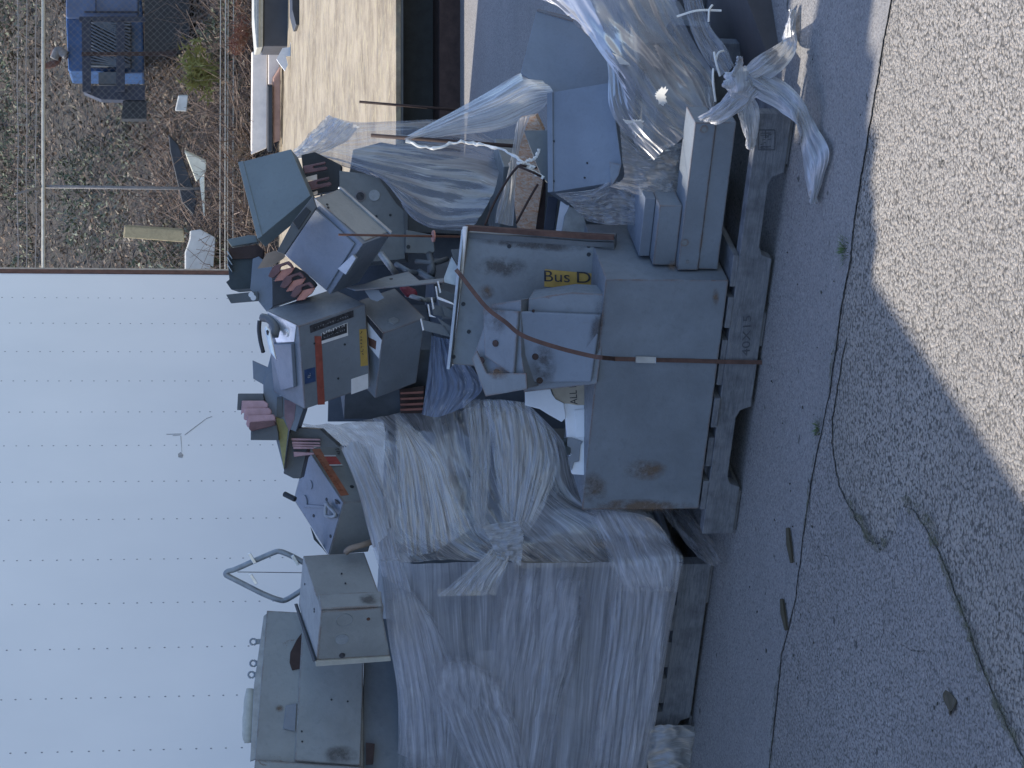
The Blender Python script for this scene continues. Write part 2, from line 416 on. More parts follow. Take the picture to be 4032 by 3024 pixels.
M['aggregate'] = ground_mat("exposed aggregate asphalt", (.265, .247, .222), 0, 130, .75, .95)
M['patch'] = ground_mat("worn asphalt patch", (.225, .215, .205), 0, 150, .5, .8)
M['slab'] = ground_mat("smooth yard concrete", (.205, .2, .195), 0, 210, .35, .3)
def deck_mat():
    m, t, p = newmat("stained deck concrete"); v = coords(t); a = nz(t, v, 2.2, 8, .72, .4); b = nz(t, v, 11, 6, .7)
    c = mixc(t, ramp(t, a, [(.38, 0), (.62, 1)]), (.16, .125, .08), (.3, .25, .175))
    c = mixc(t, mul(t, ramp(t, b, [(.5, 0), (.64, 1)]), .75), c, (.33, .28, .17))
    c = mixc(t, mul(t, ramp(t, nz(t, v, 5, 7, .7), [(.55, 0), (.7, 1)]), .6), c, (.12, .115, .1))
    t.links.new(c, p.inputs["Base Color"]); p.inputs["Roughness"].default_value = .9; bump(t, p, b, .5, .02); return m
M['deck'] = deck_mat()
def litter_mat(name, cols, sc):
    m, t, p = newmat(name); oi = N(t, "ShaderNodeTexCoord"); v = oi.outputs["Object"]
    vo = N(t, "ShaderNodeTexVoronoi"); vo.inputs["Scale"].default_value = sc; t.links.new(v, vo.inputs["Vector"])
    c = ramp(t, vo.outputs["Color"], [(i / (len(cols) - 1), q) for i, q in enumerate(cols)])
    c = mixc(t, mul(t, ramp(t, nz(t, v, .8, 5, .6), [(.4, 0), (.62, 1)]), .6), c, tuple(q * .4 for q in cols[0]))
    t.links.new(c, p.inputs["Base Color"]); p.inputs["Roughness"].default_value = .9; p.inputs["Specular IOR Level"].default_value = .25
    bump(t, p, nz(t, v, sc, 4, .7), 1, .05); return m
M['soil'] = litter_mat("leaf strewn soil", [(.035, .033, .032), (.075, .066, .058), (.05, .05, .04), (.1, .085, .072)], 14)
M['leaf'] = litter_mat("dead leaves", [(.12, .08, .055), (.24, .175, .12), (.27, .24, .19), (.1, .11, .07)], 5)
M['gleaf'] = litter_mat("dull green leaves", [(.05, .065, .035), (.11, .13, .08), (.19, .2, .14), (.32, .33, .25)], 6)
M['fern'] = plain("yellow green needles", (.2, .2, .06), .7, .4, 0, 4)
def smear(name, col, sc=35):
    mt, t, p = newmat(name); v = coords(t); p.inputs["Base Color"].default_value = (*col, 1); p.inputs["Roughness"].default_value = 1
    tp = N(t, "ShaderNodeBsdfTransparent"); ms = N(t, "ShaderNodeMixShader"); t.links.new(ramp(t, nz(t, v, sc, 6, .75), [(.42, 0), (.6, .8)]), ms.inputs[0])
    t.links.new(tp.outputs[0], ms.inputs[1]); t.links.new(p.outputs[0], ms.inputs[2]); t.links.new(ms.outputs[0], t.nodes["Material Output"].inputs[0]); return mt
M['moss'] = smear("dark moss", (.075, .075, .04))
M['crack'] = smear("crack dirt", (.05, .048, .042), 50)
M['grit'] = plain('dark grit', (.06, .058, .05), 1, .4, 0, 60)
M['bluel'] = plain("blue warning sticker", (.03, .06, .14), .5, .4, 0, 60)
M['dgreen'] = paint("green grey cover paint", (.16, .19, .19), dirt=.15, rust=.75)
M['dgreyl'] = paint("mid grey enclosure paint", (.17, .185, .185), dirt=.25, rust=.7)
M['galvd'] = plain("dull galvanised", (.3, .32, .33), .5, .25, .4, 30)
M['darkg'] = plain("dark green plastic", (.035, .048, .052), .6, .3, 0, 20)
M['ytape'] = plain("dirty yellow edge", (.3, .28, .12), .7, .3, 0, 30)
M['mauve'] = plain("faded mauve print", (.3, .2, .22), .7, .25, 0, 30)
M['pinkcu'] = plain("pinkish tin plated copper", (.42, .26, .27), .45, .25, .2, 30)
M['redl'] = plain("red sticker", (.5, .08, .07), .6, .25, 0, 40)
M['cream2'] = plain("pale cream metal", (.45, .44, .38), .6, .25, 0, 20)
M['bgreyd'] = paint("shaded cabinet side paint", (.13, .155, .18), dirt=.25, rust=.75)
M['lgreyb'] = M['grey']
M['card'] = plain("tan printed card", (.42, .37, .29), .8, .2, 0, 14)
M['rustcu'] = plain("reddish oxidised copper", (.2, .08, .06), .6, .3, .1, 30)
M['redd'] = plain("dull dark red plastic", (.22, .04, .06), .5, .3, 0, 30)
M['navy'] = plain("navy black steel", (.03, .038, .06), .6, .3, 0, 14)
M['shred'] = plain("white shredded film", (.7, .69, .64), .7, .15, 0, 40)
M['dcase'] = plain("dark painted steel", (.045, .05, .06), .6, .3, 0, 10)
M['dcase2'] = plain("dark brownish steel", (.055, .05, .052), .7, .3, 0, 10)
M['bluelight'] = paint("sun faded blue paint", (.1, .145, .25), dirt=.2, rust=.75)
M['sack'] = plain("dirty white sack", (.5, .5, .46), .9, .3, 0, 3)
M['rustp'] = plain("pinkish rusty sheet", (.4, .24, .18), .8, .3, 0, 8)
M['binc'] = plain("dark bin plastic", (.06, .062, .07), .6, .2, 0, 6)
M['redleaf'] = litter_mat("red brown leaves", [(.12, .03, .03), (.25, .12, .08), (.35, .22, .15), (.08, .03, .03)], 9)
M['film_blue'] = film("stretch film bluish", .55, .9, (.2, .26, .4), (20, 1.5), dirt=.2)
M['film_cover'] = film("stretch film draped", .25, .68, (.27, .3, .36), (1.1, 17), dirt=.3, rough=.35, warp=.1, con=.45, gl_=.01, trans=.08, fres=.12)  # film colour darkened and blued to stand for shade on the drape

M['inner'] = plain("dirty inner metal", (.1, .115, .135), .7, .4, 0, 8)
M['tapeink'] = plain("worn tape print", (.3, .1, .06), .7, .3, 0, 40)
M['galvf'] = plain("weathered fence wire", (.2, .19, .18), .7, .3, 0, 30)
M['film_rag'] = film("stretch film overlap", .25, .9, (.72, .74, .82), (1.2, 11), dirt=.3, rough=.3, warp=.16, fade=.35)
M['film_glint'] = film("stretch film pulled tight", .12, .8, (.74, .73, .7), (1.0, 24), dirt=.5, rough=.12, warp=.02, gl_=.12, con=.95, dirtc=(.42, .34, .25), fade=.3)
M['edgecard'] = plain("cardboard edge", (.4, .36, .3), .8, .25, 0, 20)
M['sunlit_rim'] = plain("flange edge pale as sunlit", (.75, .72, .66), .5, .15, 0, 40)  # near-white rim colour stands in for sun on the edges
M['bandrust'] = plain("dark rusty banding", (.1, .055, .042), .85, .4, 0, 25)
# ------------------------------------------------------------------ ground and setting
g = MB(); 
GX = [-30, -8, -3, -1, 1, 3, 8, 30]; GY = [-10, 0, 3, 5, 8, 12, 16, 24]
n = len(GX)
for yy in GY:
    for xx in GX: g.v.append(Vector((xx, yy, 0)))
for i in range(len(GY) - 1):
    for j in range(n - 1): g.face([i * n + j, i * n + j + 1, (i + 1) * n + j + 1, (i + 1) * n + j])
struct("ground", g, M['aggregate'], origin=(0, 0, 0))
# smooth concrete apron: its near edge is the joint
joint = [(3530, -250), (3507, 0), (3470, 200), (3448, 345), (3401, 619), (3362, 862), (3346, 1026), (3311, 1206), (3270, 1519), (3193, 1893), (3160, 2113), (3132, 2355), (3077, 2575), (3028, 3024), (2995, 3300)]
je = []
for i in range(len(joint) - 1):
    for k in range(10):
        t_ = k / 10; x = joint[i][0] * (1 - t_) + joint[i + 1][0] * t_; y = joint[i][1] * (1 - t_) + joint[i + 1][1] * t_
        je.append(onz(x + 2.5 * noise.noise(Vector((y * .012, 0, 3))) + 4 * noise.noise(Vector((y * .06, 5, 3))), y, .004))
right = je[0] + (je[0] - je[20]).normalized() * 9; left = je[-1] + (je[-1] - je[-20]).normalized() * 12
far = 16
m = MB(); L_ = [right] + je + [left]
for i in range(len(L_) - 1):
    a, b = L_[i], L_[i + 1]
    m.poly([Vector((a.x, a.y, .004)), Vector((a.x, 24, .004)), Vector((b.x, 24, .004)), Vector((b.x, b.y, .004))][::-1])
struct("concrete_apron", m, M['slab'], origin=(0, 0, 0))
# smoother asphalt patch between the joint and the mossy seam
seam = [(3330, 1330), (3290, 1560), (3275, 1700), (3300, 1900), (3390, 2080), (3440, 2140), (3520, 2120), (3540, 2010), (3600, 2020), (3700, 2190), (3790, 2420), (3850, 2590), (3950, 2830), (4060, 3060), (4180, 3330)]
sp = [Vector((a, b, 0)) for a, b in seam]; sp = spline(sp, 120)
sp = [Vector((q.x + 9 * noise.noise(Vector((q.y * .03, 1, 1))), q.y, 0)) for q in sp]
m = MB(); P = [onz(q.x, q.y, .0035) for q in sp]
jj = [q for q in je if q.x < P[0].x - .02]
ring = P + [P[-1] + Vector((-.9, .1, 0))] + [Vector((q.x, q.y - .008, .0035)) for q in jj[::-1]]
import mathutils.geometry as mg
tri = mg.tessellate_polygon([ring])
m.v = [Vector((q.x, q.y, .0035)) for q in ring]
for f in tri:
    a, b, c = [m.v[i] for i in f]
    m.face(list(f) if (b - a).cross(c - a).z > 0 else list(f)[::-1])
struct("asphalt_patch", m, M['patch'], origin=(0, 0, 0))
def ribbon(mb, pix, wd, z, seed=0, mi=0, wob=10):
    q = spline([Vector((a, b, 0)) for a, b in pix], max(12, len(pix) * 9)); k = len(q)
    pts = [onz(p.x + wob * noise.noise(Vector((p.y * .03 + seed, p.x * .03, seed))), p.y + wob * noise.noise(Vector((p.x * .03, seed, p.y * .03))), z) for p in q]
    n0 = len(mb.v)
    for i, p in enumerate(pts):
        t_ = (pts[min(i + 1, k - 1)] - pts[max(i - 1, 0)]); s_ = Vector((-t_.y, t_.x, 0)).normalized()
        ww = wd * (.55 + .9 * abs(noise.noise(Vector((i * .37, seed, 2))))) * (1 if 1 < i < k - 2 else .3)
        mb.v += [p - s_ * ww, p + s_ * ww * (.6 + .8 * abs(noise.noise(Vector((i * .7, seed, 8)))))]
    for i in range(k - 1):
        f = [n0 + 2 * i, n0 + 2 * i + 2, n0 + 2 * i + 3, n0 + 2 * i + 1]
        a, b, c = [mb.v[j] for j in f[:3]]
        mb.face(f if (b - a).cross(c - a).z > 0 else f[::-1], mi)
m = MB()
ribbon(m, joint[1:], .0036, .0075, 1, wob=3)
ribbon(m, [(3311, 1206), (3275, 1440), (3262, 1560), (3290, 1830), (3340, 1990), (3410, 2080)], .0045, .0075, 2)
ribbon(m, [(3185, 2100), (3230, 2170), (3270, 2215), (3280, 2290)], .0022, .0075, 3)
ribbon(m, [(3570, 2080), (3510, 2240), (3490, 2380), (3455, 2620)], .002, .0075, 4)
ribbon(m, [(3500, 2480), (3570, 2550), (3650, 2565)], .003, .0075, 5)
ribbon(m, [(3440, 1820), (3400, 1760), (3440, 1680), (3420, 1560)], .002, .0075, 6)
struct("ground_crack", m, M['crack'], origin=(0, 0, 0))
m = MB()
ribbon(m, [(3540, 1960), (3640, 2040), (3700, 2190), (3790, 2420), (3850, 2590), (3950, 2830), (4060, 3060)], .024, .0095, 7, wob=26)
ribbon(m, [(3330, 1960), (3400, 2080), (3460, 2150), (3510, 2120)], .018, .0095, 8, wob=22)
ribbon(m, [(3290, 1330), (3275, 1430), (3268, 1530)], .012, .0095, 9)
ribbon(m, [(3080, 2560), (3050, 2750), (3028, 3024)], .014, .0095, 10)
ribbon(m, [(3240, 1560), (3190, 1900), (3160, 2113)], .008, .0095, 11)
struct("moss_seam", m, M['moss'], origin=(0, 0, 0))
# small grass tufts along the joint
def tuft(px, py, nn, r, hh, label):
    m = MB(); c = onz(px, py, .003)
    for i in range(nn):
        a = random.uniform(0, 6.28); b = c + Vector((math.cos(a), math.sin(a), 0)) * random.uniform(0, r)
        d = Vector((math.cos(a), math.sin(a), 0)) * random.uniform(.3, 1.0) + UP * random.uniform(.3, 1)
        w_ = Vector((-math.sin(a), math.cos(a), 0)) * .0012; h_ = hh * random.uniform(.5, 1)
        m.poly([b - w_, b + w_, b + d * h_]);
    obj("grass_tuft", m, M['gtuft'], label=label, cat="grass", origin=c)
M['gtuft'] = plain("tuft green", (.09, .13, .045), .8, .4, 0, 30)
tuft(3326, 985, 130, .035, .02, "dark green grass tuft at the corner where sunlit and shaded ground meet")
tuft(3222, 1690, 80, .02, .022, "dull green grass tuft growing in the joint below the pallet's left notch")
# twigs and leaf lying on the apron
def stick(p, q, r, label, mat, name="twig"):
    m = MB(); a, b = onz(*p, .004 + r), onz(*q, .004 + r); mid = (a + b) / 2 + Vector((.004, .002, .002))
    m.tube([a, mid, b], [r * .8, r * 1.1, r * .7], 6); obj(name, m, mat, label=label, cat="twig")
M['olive'] = plain("damp bark", (.07, .06, .04), .9, .3, 0, 40)
stick((3102, 2080), (3118, 2215), .007, "upper of two damp twigs lying beside the ground joint", M['olive'])
stick((3078, 2360), (3096, 2480), .007, "lower of two damp twigs lying beside the ground joint", M['olive'])
m = MB(); lp = onz(3742, 2770, .008)
m.prism([lp + Vector((math.cos(a) * .022 * (1 + .3 * math.sin(3 * a)), math.sin(a) * .03, .006 * math.sin(2 * a))) for a in [i * .45 for i in range(14)]], UP * .002)
obj("fallen_leaf", m, M['olive'], label="single dark curled leaf on the shaded asphalt near the mossy seam", cat="leaf")
m = MB(); rnd = random.Random(3)
for i in range(150):
    x = rnd.uniform(2950, 4020); y = rnd.uniform(0, 3000); c = onz(x, y, .005); r = rnd.uniform(.0008, .0026)
    an = rnd.uniform(0, 3); a = Vector((math.cos(an), math.sin(an), 0)) * r * rnd.uniform(1, 2.4); b = Vector((-math.sin(an), math.cos(an), 0)) * r
    m.prism([c - a, c - b, c + a, c + b], UP * r * .9)
obj("ground_debris", m, M['grit'], kind="stuff", label="scattered small dark chips and grit on the yard ground", cat="debris", origin=(0, 0, 0))

# raised deck with steel edge beam
DY = 12.05
dk = thing("raised_deck", (3, DY, 0), "raised stained concrete deck, sunlit on top, with rusty steel edge beam in shade", "platform")
m = MB(); rr = random.Random(5)
xs = [-1.5 + i * .25 for i in range(50)]
m.box((-1.5, DY, .325), (12.5, 0, 0), (0, 3.45, 0), (0, 0, .025))
m.box((-1.5, DY + 3.47, .29), (12.5, 0, 0), (0, 9.0, 0), (0, 0, .058))
obj("deck_slab", m, M['deck'], dk)
m = MB(); m.box((-1.5, DY + .015, .31), (12.5, 0, 0), (0, .05, 0), (0, 0, .0145)); obj("edge_angle", m, M['dgrey'], dk)
m = MB(); m.box((-1.5, DY + .35, .0), (12.5, 0, 0), (0, .04, 0), (0, 0, .30)); m.box((-1.5, DY + .39, 0), (12.5, 0, 0), (0, 12, 0), (0, 0, .289))
obj("beam_web", m, M['dark'], dk)
m = MB(); m.box((-1.5, DY + .02, .0), (12.5, 0, 0), (0, .02, 0), (0, 0, .115)); m.box((-1.5, DY + .04, .1), (12.5, 0, 0), (0, .3, 0), (0, 0, .012))
obj("bottom_channel", m, M['drust'], dk)

# ------------------------------------------------------------------ trailer
TC = Vector((.0476 * 12.4, 12.25, 0)); TDv = Vector((-.44, -.898, 0)).normalized(); TN = Vector((.898, -.44, 0)).normalized()
tr = thing("semi_trailer", TC + Vector((0, 0, 0)), "white riveted box trailer parked behind the junk pallets, its side in shade", "trailer")
W_ = .351; TH_ = 3.82
m = MB()
m.box(TC + UP * .55 + TN * .0, TDv * 13, -TN * .04, UP * (TH_ - .55 - .0), 0)
def domev(m, P, n, r, mi):
    a = n.cross(UP).normalized(); b = UP; n0 = len(m.v)
    for rr_, h in ((r, 0.0003), (r * .6, r * .35)):
        for k in range(7): m.v.append(P + a * math.cos(k * .8976) * rr_ + b * math.sin(k * .8976) * rr_ + n * h)
    m.v.append(P + n * r * .5)
    for k in range(7):
        q = (k + 1) % 7
        m.face([n0 + k, n0 + 7 + k, n0 + 7 + q, n0 + q], mi); m.face([n0 + 7 + k, n0 + 14, n0 + 7 + q], mi)
ycol = [1171, 1272, 1384, 1500, 1623, 1756, 1899, 2049, 2208.5, 2382, 2561, 2756, 2967, 3190, 3430]
for i, yc in enumerate(ycol):
    P0 = onpl(0, yc, TC, TN)
    for k in range(27):
        z = 2.5 - k * .0546
        if z < .9 or z > 2.62: continue
        base = Vector((P0.x, P0.y, z + .004 * random.uniform(-1, 1)))
        domev(m, base, TN, .0044, 1)
for i in range(len(ycol)):                       # faint post lines pressed in the skin
    pass
M['rivet'] = plain("rivet grime", (.3, .31, .33), .5, .4, .3, 60)
obj("side_panel", m, [M['trailer'], M['rivet']], tr)
m = MB(); m.box(TC + UP * .55 - TDv * .03 + TN * .004, TDv * .05, -TN * .06, UP * (TH_ - .55))
obj("corner_post", m, M['rust'], tr)
M['galv_edge'] = plain("weathered cream edge", (.45, .38, .3), .7, .4, 0, 30)
m = MB(); m.box(TC + UP * .55 - TDv * .055 + TN * .002, TDv * .022, -TN * .05, UP * (TH_ - .55))
obj("door_edge", m, M['galv_edge'], tr)
m = MB(); m.box(TC + UP * (TH_ - .0) - TDv * .05 + TN * .01, TDv * 13, -TN * 2.6, UP * .05); obj("roof", m, M['trailer'], tr)
m = MB(); m.box(TC + UP * .55 - TN * .06, TDv * .04, -TN * 2.4, UP * (TH_ - .56)); obj("rear_door", m, M['trailer'], tr)
m = MB(); m.box(TC + UP * .45 - TN * .0, TDv * 13, -TN * 2.5, UP * .095); obj("floor_frame", m, M['drust'], tr)
for q in (2.0, 3.2):
    m = MB(); c = TC + TDv * q - TN * .1 + UP * .5
    m.disc(c - TN * .25, TN, .5, .25, 28); wh = obj("wheel", m, M['black'], tr, bevel=.02); m = MB(); m.disc(c, TN, .28, .01, 20); obj("rim", m, M['galv'], wh)
# scar on the trailer side
m = MB()
for a, b in (((655, 1710), (715, 1708)), ((680, 1715), (712, 1712)), ((728, 1712), (810, 1650)), ((812, 1648), (835, 1640)), ((712, 1718), (716, 1780))):
    A_, B_ = onpl(*a, TC + TN * .001, TN), onpl(*b, TC + TN * .001, TN); d = (B_ - A_).normalized(); s_ = TN.cross(d) * .0016
    m.prism([A_ - s_, A_ + s_, B_ + s_ * .5, B_ - s_ * .5], TN * .001)
flatpoly(m, [(701, 1788), (712, 1780), (722, 1792), (718, 1802), (702, 1800)], TC, TDv, UP)
obj("scratch", m, M['rivet'], tr)
# ------------------------------------------------------------------ bank behind, fence
def bank_z(x, y):
    if y < 24.2: return .2
    t_ = (y - 24.2)
    return .33 + .30 * t_ + .16 * noise.noise(Vector((x * .7, y * .7, 0))) + .3 * noise.noise(Vector((x * .2, y * .2, 4)))
m = MB(); NX, NY = 60, 90
for j in range(NY):
    for i in range(NX):
        x = -6 + i * 18 / (NX - 1); y = 21.5 + j * .42; m.v.append(Vector((x, y, bank_z(x, y) if y > 24 else .2)))
for j in range(NY - 1):
    for i in range(NX - 1): m.face([j * NX + i, j * NX + i + 1, (j + 1) * NX + i + 1, (j + 1) * NX + i])
struct("hillside", m, M['soil'], origin=(0, 0, 0), smooth=True)
def at_bank(px, py, off=0):
    r = ray(px, py); t_ = 20.
    while t_ < 60:
        P = CAM + r * t_
        if P.z <= bank_z(P.x, P.y) + off: return P
        t_ += .03
    return CAM + r * 40
def leaves(name, n_, fn, size, mat, label, cat, flat=.5, seed=1):
    rg = random.Random(seed); m = MB()
    for i in range(n_):
        P = fn(rg)
        if P is None: continue
        s_ = size * rg.uniform(.5, 1.3); a = Vector((rg.gauss(0, 1), rg.gauss(0, 1), rg.gauss(0, flat))).normalized()
        b = a.cross(Vector((rg.gauss(0, 1), rg.gauss(0, 1), rg.gauss(0, 1)))).normalized() * .45; a *= s_; b *= s_
        m.poly([P - a, P + b * .9 - a * .1, P + a, P - b])
    return obj(name, m, mat, label=label, cat=cat, kind="stuff", origin=(0, 0, 0))
def fb(rg, lo=24.5, hi=44):
    y = lo + (hi - lo) * rg.random() ** 1.2; x = rg.uniform(.2, 1.0 + y * .19); return Vector((x, y, bank_z(x, y) + rg.uniform(0, .12)))
leaves("leaf_litter", 15000, fb, .05, M['leaf'], "brown dead leaf litter covering the bank behind the fence", "leaf litter", .5, 1)
def fg(rg):
    P = fb(rg, 25, 46)
    d = noise.noise(Vector((P.x * .6, P.y * .35, 7)))
    if d < .02: return None
    P.z += rg.uniform(0, .55) * min(1, d * 3); return P
leaves("ground_cover", 26000, fg, .042, M['gleaf'], "dull green ivy and weeds sprawling over the bank", "undergrowth", 1, 2)
rg = random.Random(11); m = MB()
for i in range(3200):
    P = fb(rg, 24.3, 40); P.z -= .03; d = Vector((rg.gauss(0, 1), rg.gauss(0, .6), abs(rg.gauss(0, .7)))).normalized()
    L = rg.uniform(.15, .8); r = rg.uniform(.002, .006); k = Vector((rg.gauss(0, .12), rg.gauss(0, .12), rg.gauss(0, .12)))
    m.tube([P, P + d * L * .5 + k * L, P + d * L], [r, r * .8, r * .4], 3, cap=False)
for i in range(2600):                                   # dense dry brush at the foot of the bank
    x = rg.uniform(.5, 5.2); y = 24.1 + 4.2 * rg.random() ** 1.7; P = Vector((x, y, bank_z(x, y) - .03)); d = Vector((rg.gauss(0, .8), rg.gauss(0, .5), abs(rg.gauss(.3, .6)))).normalized()
    L = rg.uniform(.2, .9); r = rg.uniform(.003, .008); k = Vector((rg.gauss(0, .2), rg.gauss(0, .2), rg.gauss(0, .1)))
    m.tube([P, P + d * L * .5 + k * L, P + d * L], [r, r * .8, r * .4], 3, cap=False)
obj("dry_brush", m, M['twig'], kind="stuff", label="tangled dry twigs and dead stems along the foot of the bank", cat="brush", origin=(0, 0, 0))
# ------------------------------------------------------------------ pallets
def notched(O, t0, t1, d, z0, z1, th, notches, dep=.038):
    pts = [(t0, z0)]
    for a, b in notches:
        pts += [(a, z0), (a + .012, z0 + dep * .75), (a + .035, z0 + dep), (b - .035, z0 + dep), (b - .012, z0 + dep * .75), (b, z0)]
    pts += [(t1, z0), (t1, z1), (t0, z1)]
    return [fr(O, t, d, z) for t, z in pts], E2 * th
def pallet(O, t0, t1, depth, label, seed, notches=((.16, .405), (.845, 1.1)), skip=(0, 1, 2)):
    r = random.Random(seed)
    p = thing("pallet", fr(O, (t0 + t1) / 2, depth / 2, 0), label, "pallet", "wooden pallets under the junk loads")
    for d in (.0, depth / 2 - .02, depth - .04):
        m = MB(); P, v = notched(O, t0, t1, d, .014, .102, .038, notches); m.prism(P, v); obj("stringer", m, M['pal'], p, bevel=.002)
    t = t0 + .004; k = 0
    while t < t1 - .05:
        w_ = r.choice([.09, .09, .135]); w_ = min(w_, t1 - t)
        if k not in skip:
            m = MB(); m.fbox(O, t, t + w_, r.uniform(-.006, .004), depth + r.uniform(-.01, .01), .1022, .118 + r.uniform(-.001, .001)); obj("deck_board", m, M['pal'], p, bevel=.0015)
        t += w_ + r.uniform(.03, .05); k += 1
    for a, b in ((t0 + .01, t0 + .14), ((t0 + t1) / 2 - .06, (t0 + t1) / 2 + .04), (t1 - .135, t1 - .01)):
        m = MB(); m.fbox(O, a, b, .008, depth - .01, 0.006, .0138); obj("bottom_board", m, M['pal'], p)
    return p
pa = pallet(A0, 0, 1.25, 1.05, "grey weathered pallet with two notches under the big grey box and rusty strap", 1)
m = MB()                                           # worn stamp on the stringer
Opl = fr(A0, 0, 0, 0)
M['stamp'] = plain("faded stamp ink", (.075, .08, .092), .9, .3, 0, 60)
for a, b, c, d in ((2986, 512, 3051, 512), (2986, 590, 3051, 590), (2986, 512, 2986, 590), (3051, 512, 3051, 590), (3014, 512, 3014, 545)):
    A_, B_ = onpl(a, b, Opl - E2 * .0008, E2), onpl(c, d, Opl - E2 * .0008, E2); q = (B_ - A_).normalized(); s_ = E2.cross(q) * .0012
    m.prism([A_ - s_, A_ + s_, B_ + s_, B_ - s_], -E2 * .0006)
obj("stamp_frame", m, M['stamp'], pa)
scrawl("stamp_print", (3036, 588), (3040, 518), Opl, E1, UP, .03, M['stamp'], pa, n=8, lift=.0008, seed=3)
text("painted_text", "40X15", (2952, 1400), (2958, 1242), Opl, E1, UP, .022, M['stamp'], pa, up=1)
pb = pallet(B0, .0, 1.22, 1.0, "dark grey pallet under the film wrapped load, split along its front board", 2, notches=((.55, .8),), skip=())
# solid block and film wrapped post at the left end of pallet B
# ------------------------------------------------------------------ big lower enclosure
t0, zt = pix_fr(A0, 2399, 1102, .0); t1, zt2 = pix_fr(A0, 2284, 2000, .0); zb = .122
print("ENC", t0, t1, zt, zt2)
zt = (zt + zt2) / 2
en = thing("lower_enclosure", fr(A0, (t0 + t1) / 2, .17, zb), "largest plain grey metal box lying on the pallet with a brown rust stain", "electrical box")
m = MB(); m.fbox(A0, t0, t1, .0, .345, zb, zt); obj("body", m, M['grey'], en, bevel=.003)
m = MB(); m.fbox(A0, t0 - .003, t1 + .003, -.0035, -.0002, zb + .002, zt + .003); obj("front_cover", m, M['grey'], en, bevel=.0012)
m = MB(); OF = fr(A0, t0, -.0036, zb)
def stainmat(name, col, sc=14, amt=.75):
    mt, t, p = newmat(name); v = coords(t); uv = coords(t, (1, 1, 1), "UV")
    gr = N(t, "ShaderNodeTexGradient", gradient_type='SPHERICAL'); mp = N(t, "ShaderNodeMapping"); mp.inputs["Location"].default_value = (-1, -1, 0); mp.inputs["Scale"].default_value = (2, 2, 1)
    c = N(t, "ShaderNodeTexCoord"); t.links.new(c.outputs["UV"], mp.inputs[0]); t.links.new(mp.outputs[0], gr.inputs[0])
    a = mul(t, mul(t, gr.outputs["Fac"], 1.3), ramp(t, nz(t, v, sc, 7, .75), [(.35, 0), (.65, 1)]))
    p.inputs["Base Color"].default_value = (*col, 1); p.inputs["Roughness"].default_value = .85
    tp = N(t, "ShaderNodeBsdfTransparent"); ms = N(t, "ShaderNodeMixShader"); t.links.new(ramp(t, a, [(.05, 0), (.6, amt)]), ms.inputs[0])
    t.links.new(tp.outputs[0], ms.inputs[1]); t.links.new(p.outputs[0], ms.inputs[2]); t.links.new(ms.outputs[0], t.nodes["Material Output"].inputs[0]); return mt
M['stain'] = stainmat("rust stain", (.17, .11, .065), 26, amt=.62)
M['stain2'] = stainmat("dark grime stain", (.07, .055, .045), 26, amt=.5)
M['stain3'] = stainmat("pale rust bloom", (.14, .09, .05), 30, amt=.55)
def stain(px, O, A, B, mat, parent, name="rust_stain", lift=.0012):
    n = facen(O, A, B); q = [onpl(x, y, O + n * lift, n) for x, y in px]; m = MB()
    m.poly(q, 0, [(0, 0), (1, 0), (1, 1), (0, 1)]); return obj(name, m, mat, parent)
stain([(2440, 1800), (2640, 1800), (2640, 1900), (2440, 1900)], OF, E1, UP, M['stain'], en)
stain([(2270, 1850), (2400, 1850), (2400, 1990), (2270, 1990)], OF, E1, UP, M['stain3'], en)
stain([(2800, 1130), (2835, 1130), (2835, 1210), (2800, 1210)], OF, E1, UP, M['stain'], en)
stain([(2300, 1960), (2760, 1960), (2760, 2020), (2300, 2020)], OF, E1, UP, M['stain'], en)
stain([(2345, 1100), (2420, 1100), (2330, 1600), (2270, 1600)], OF, E1, UP, M['stain2'], en)
def screw(px, O, A, B, parent, r=.006, mat=None, name="screw", h=.002):
    n = facen(O, A, B); m = MB(); m.disc(onpl(*px, O, n), n, r, h, 12); return obj(name, m, mat or M['dark'], parent)
Os = fr(A0, t0, 0, zb)
# ------------------------------------------------------------------ low cabinets at its right
ch = thing("channel_cover", fr(A0, .25, .1, .2), "long light grey folded channel with round screws lying on the pallet's right end", "metal channel")
ta, za = pix_fr(A0, 2668, 1068, .055); tb, zb_ = pix_fr(A0, 2732, 478, .055)
tc, zc_ = pix_fr(A0, 2824, 1068, .055)
print("CH", ta, za, tb, zb_, tc, zc_)
ta = t0 - .006
hz = (za + zb_) / 2; lz = max(zc_, .13) + .0
mid = (hz + lz) / 2
m = MB(); m.fbox(A0, tb, ta, .055, .16, lz, mid - .0015); m.fbox(A0, tb, ta, .049, .16, mid, hz); obj("body", m, M['lgreyb'] if 'lgreyb' in M else M['grey'], ch, bevel=.002)
OC = fr(A0, ta, .049, mid)
for px in ((2772, 508), (2695, 955), (2707, 1030)):
    screw(px, OC, E1, UP, ch, .011 if px[1] < 1000 else .005, M['greyrust'])
stain([(2620, 1020), (2680, 1020), (2680, 1075), (2620, 1075)], OC, E1, UP, M['stain'], ch)
m = MB()                                            # stepped box behind it
t2, z2 = pix_fr(A0, 2600, 818, .06); t3, z3 = pix_fr(A0, 2575, 1060, .06)
sb = thing("stepped_box", fr(A0, .42, .15, .2), "small grey box wedged between the channel and the big lower box", "electrical box")
print("SB", t2, z2, t3, z3)
m = MB(); m.fbox(A0, t2, t0 - .008, .075, .3, hz + .001, (z2 + z3) / 2); obj("body", m, M['grey'], sb, bevel=.002)
m = MB(); m.fbox(A0, t2 + .0, t0 - .012, .12, .29, (z2 + z3) / 2 + .001, (z2 + z3) / 2 + .03); obj("cover", m, M['bgrey'], sb, bevel=.002)
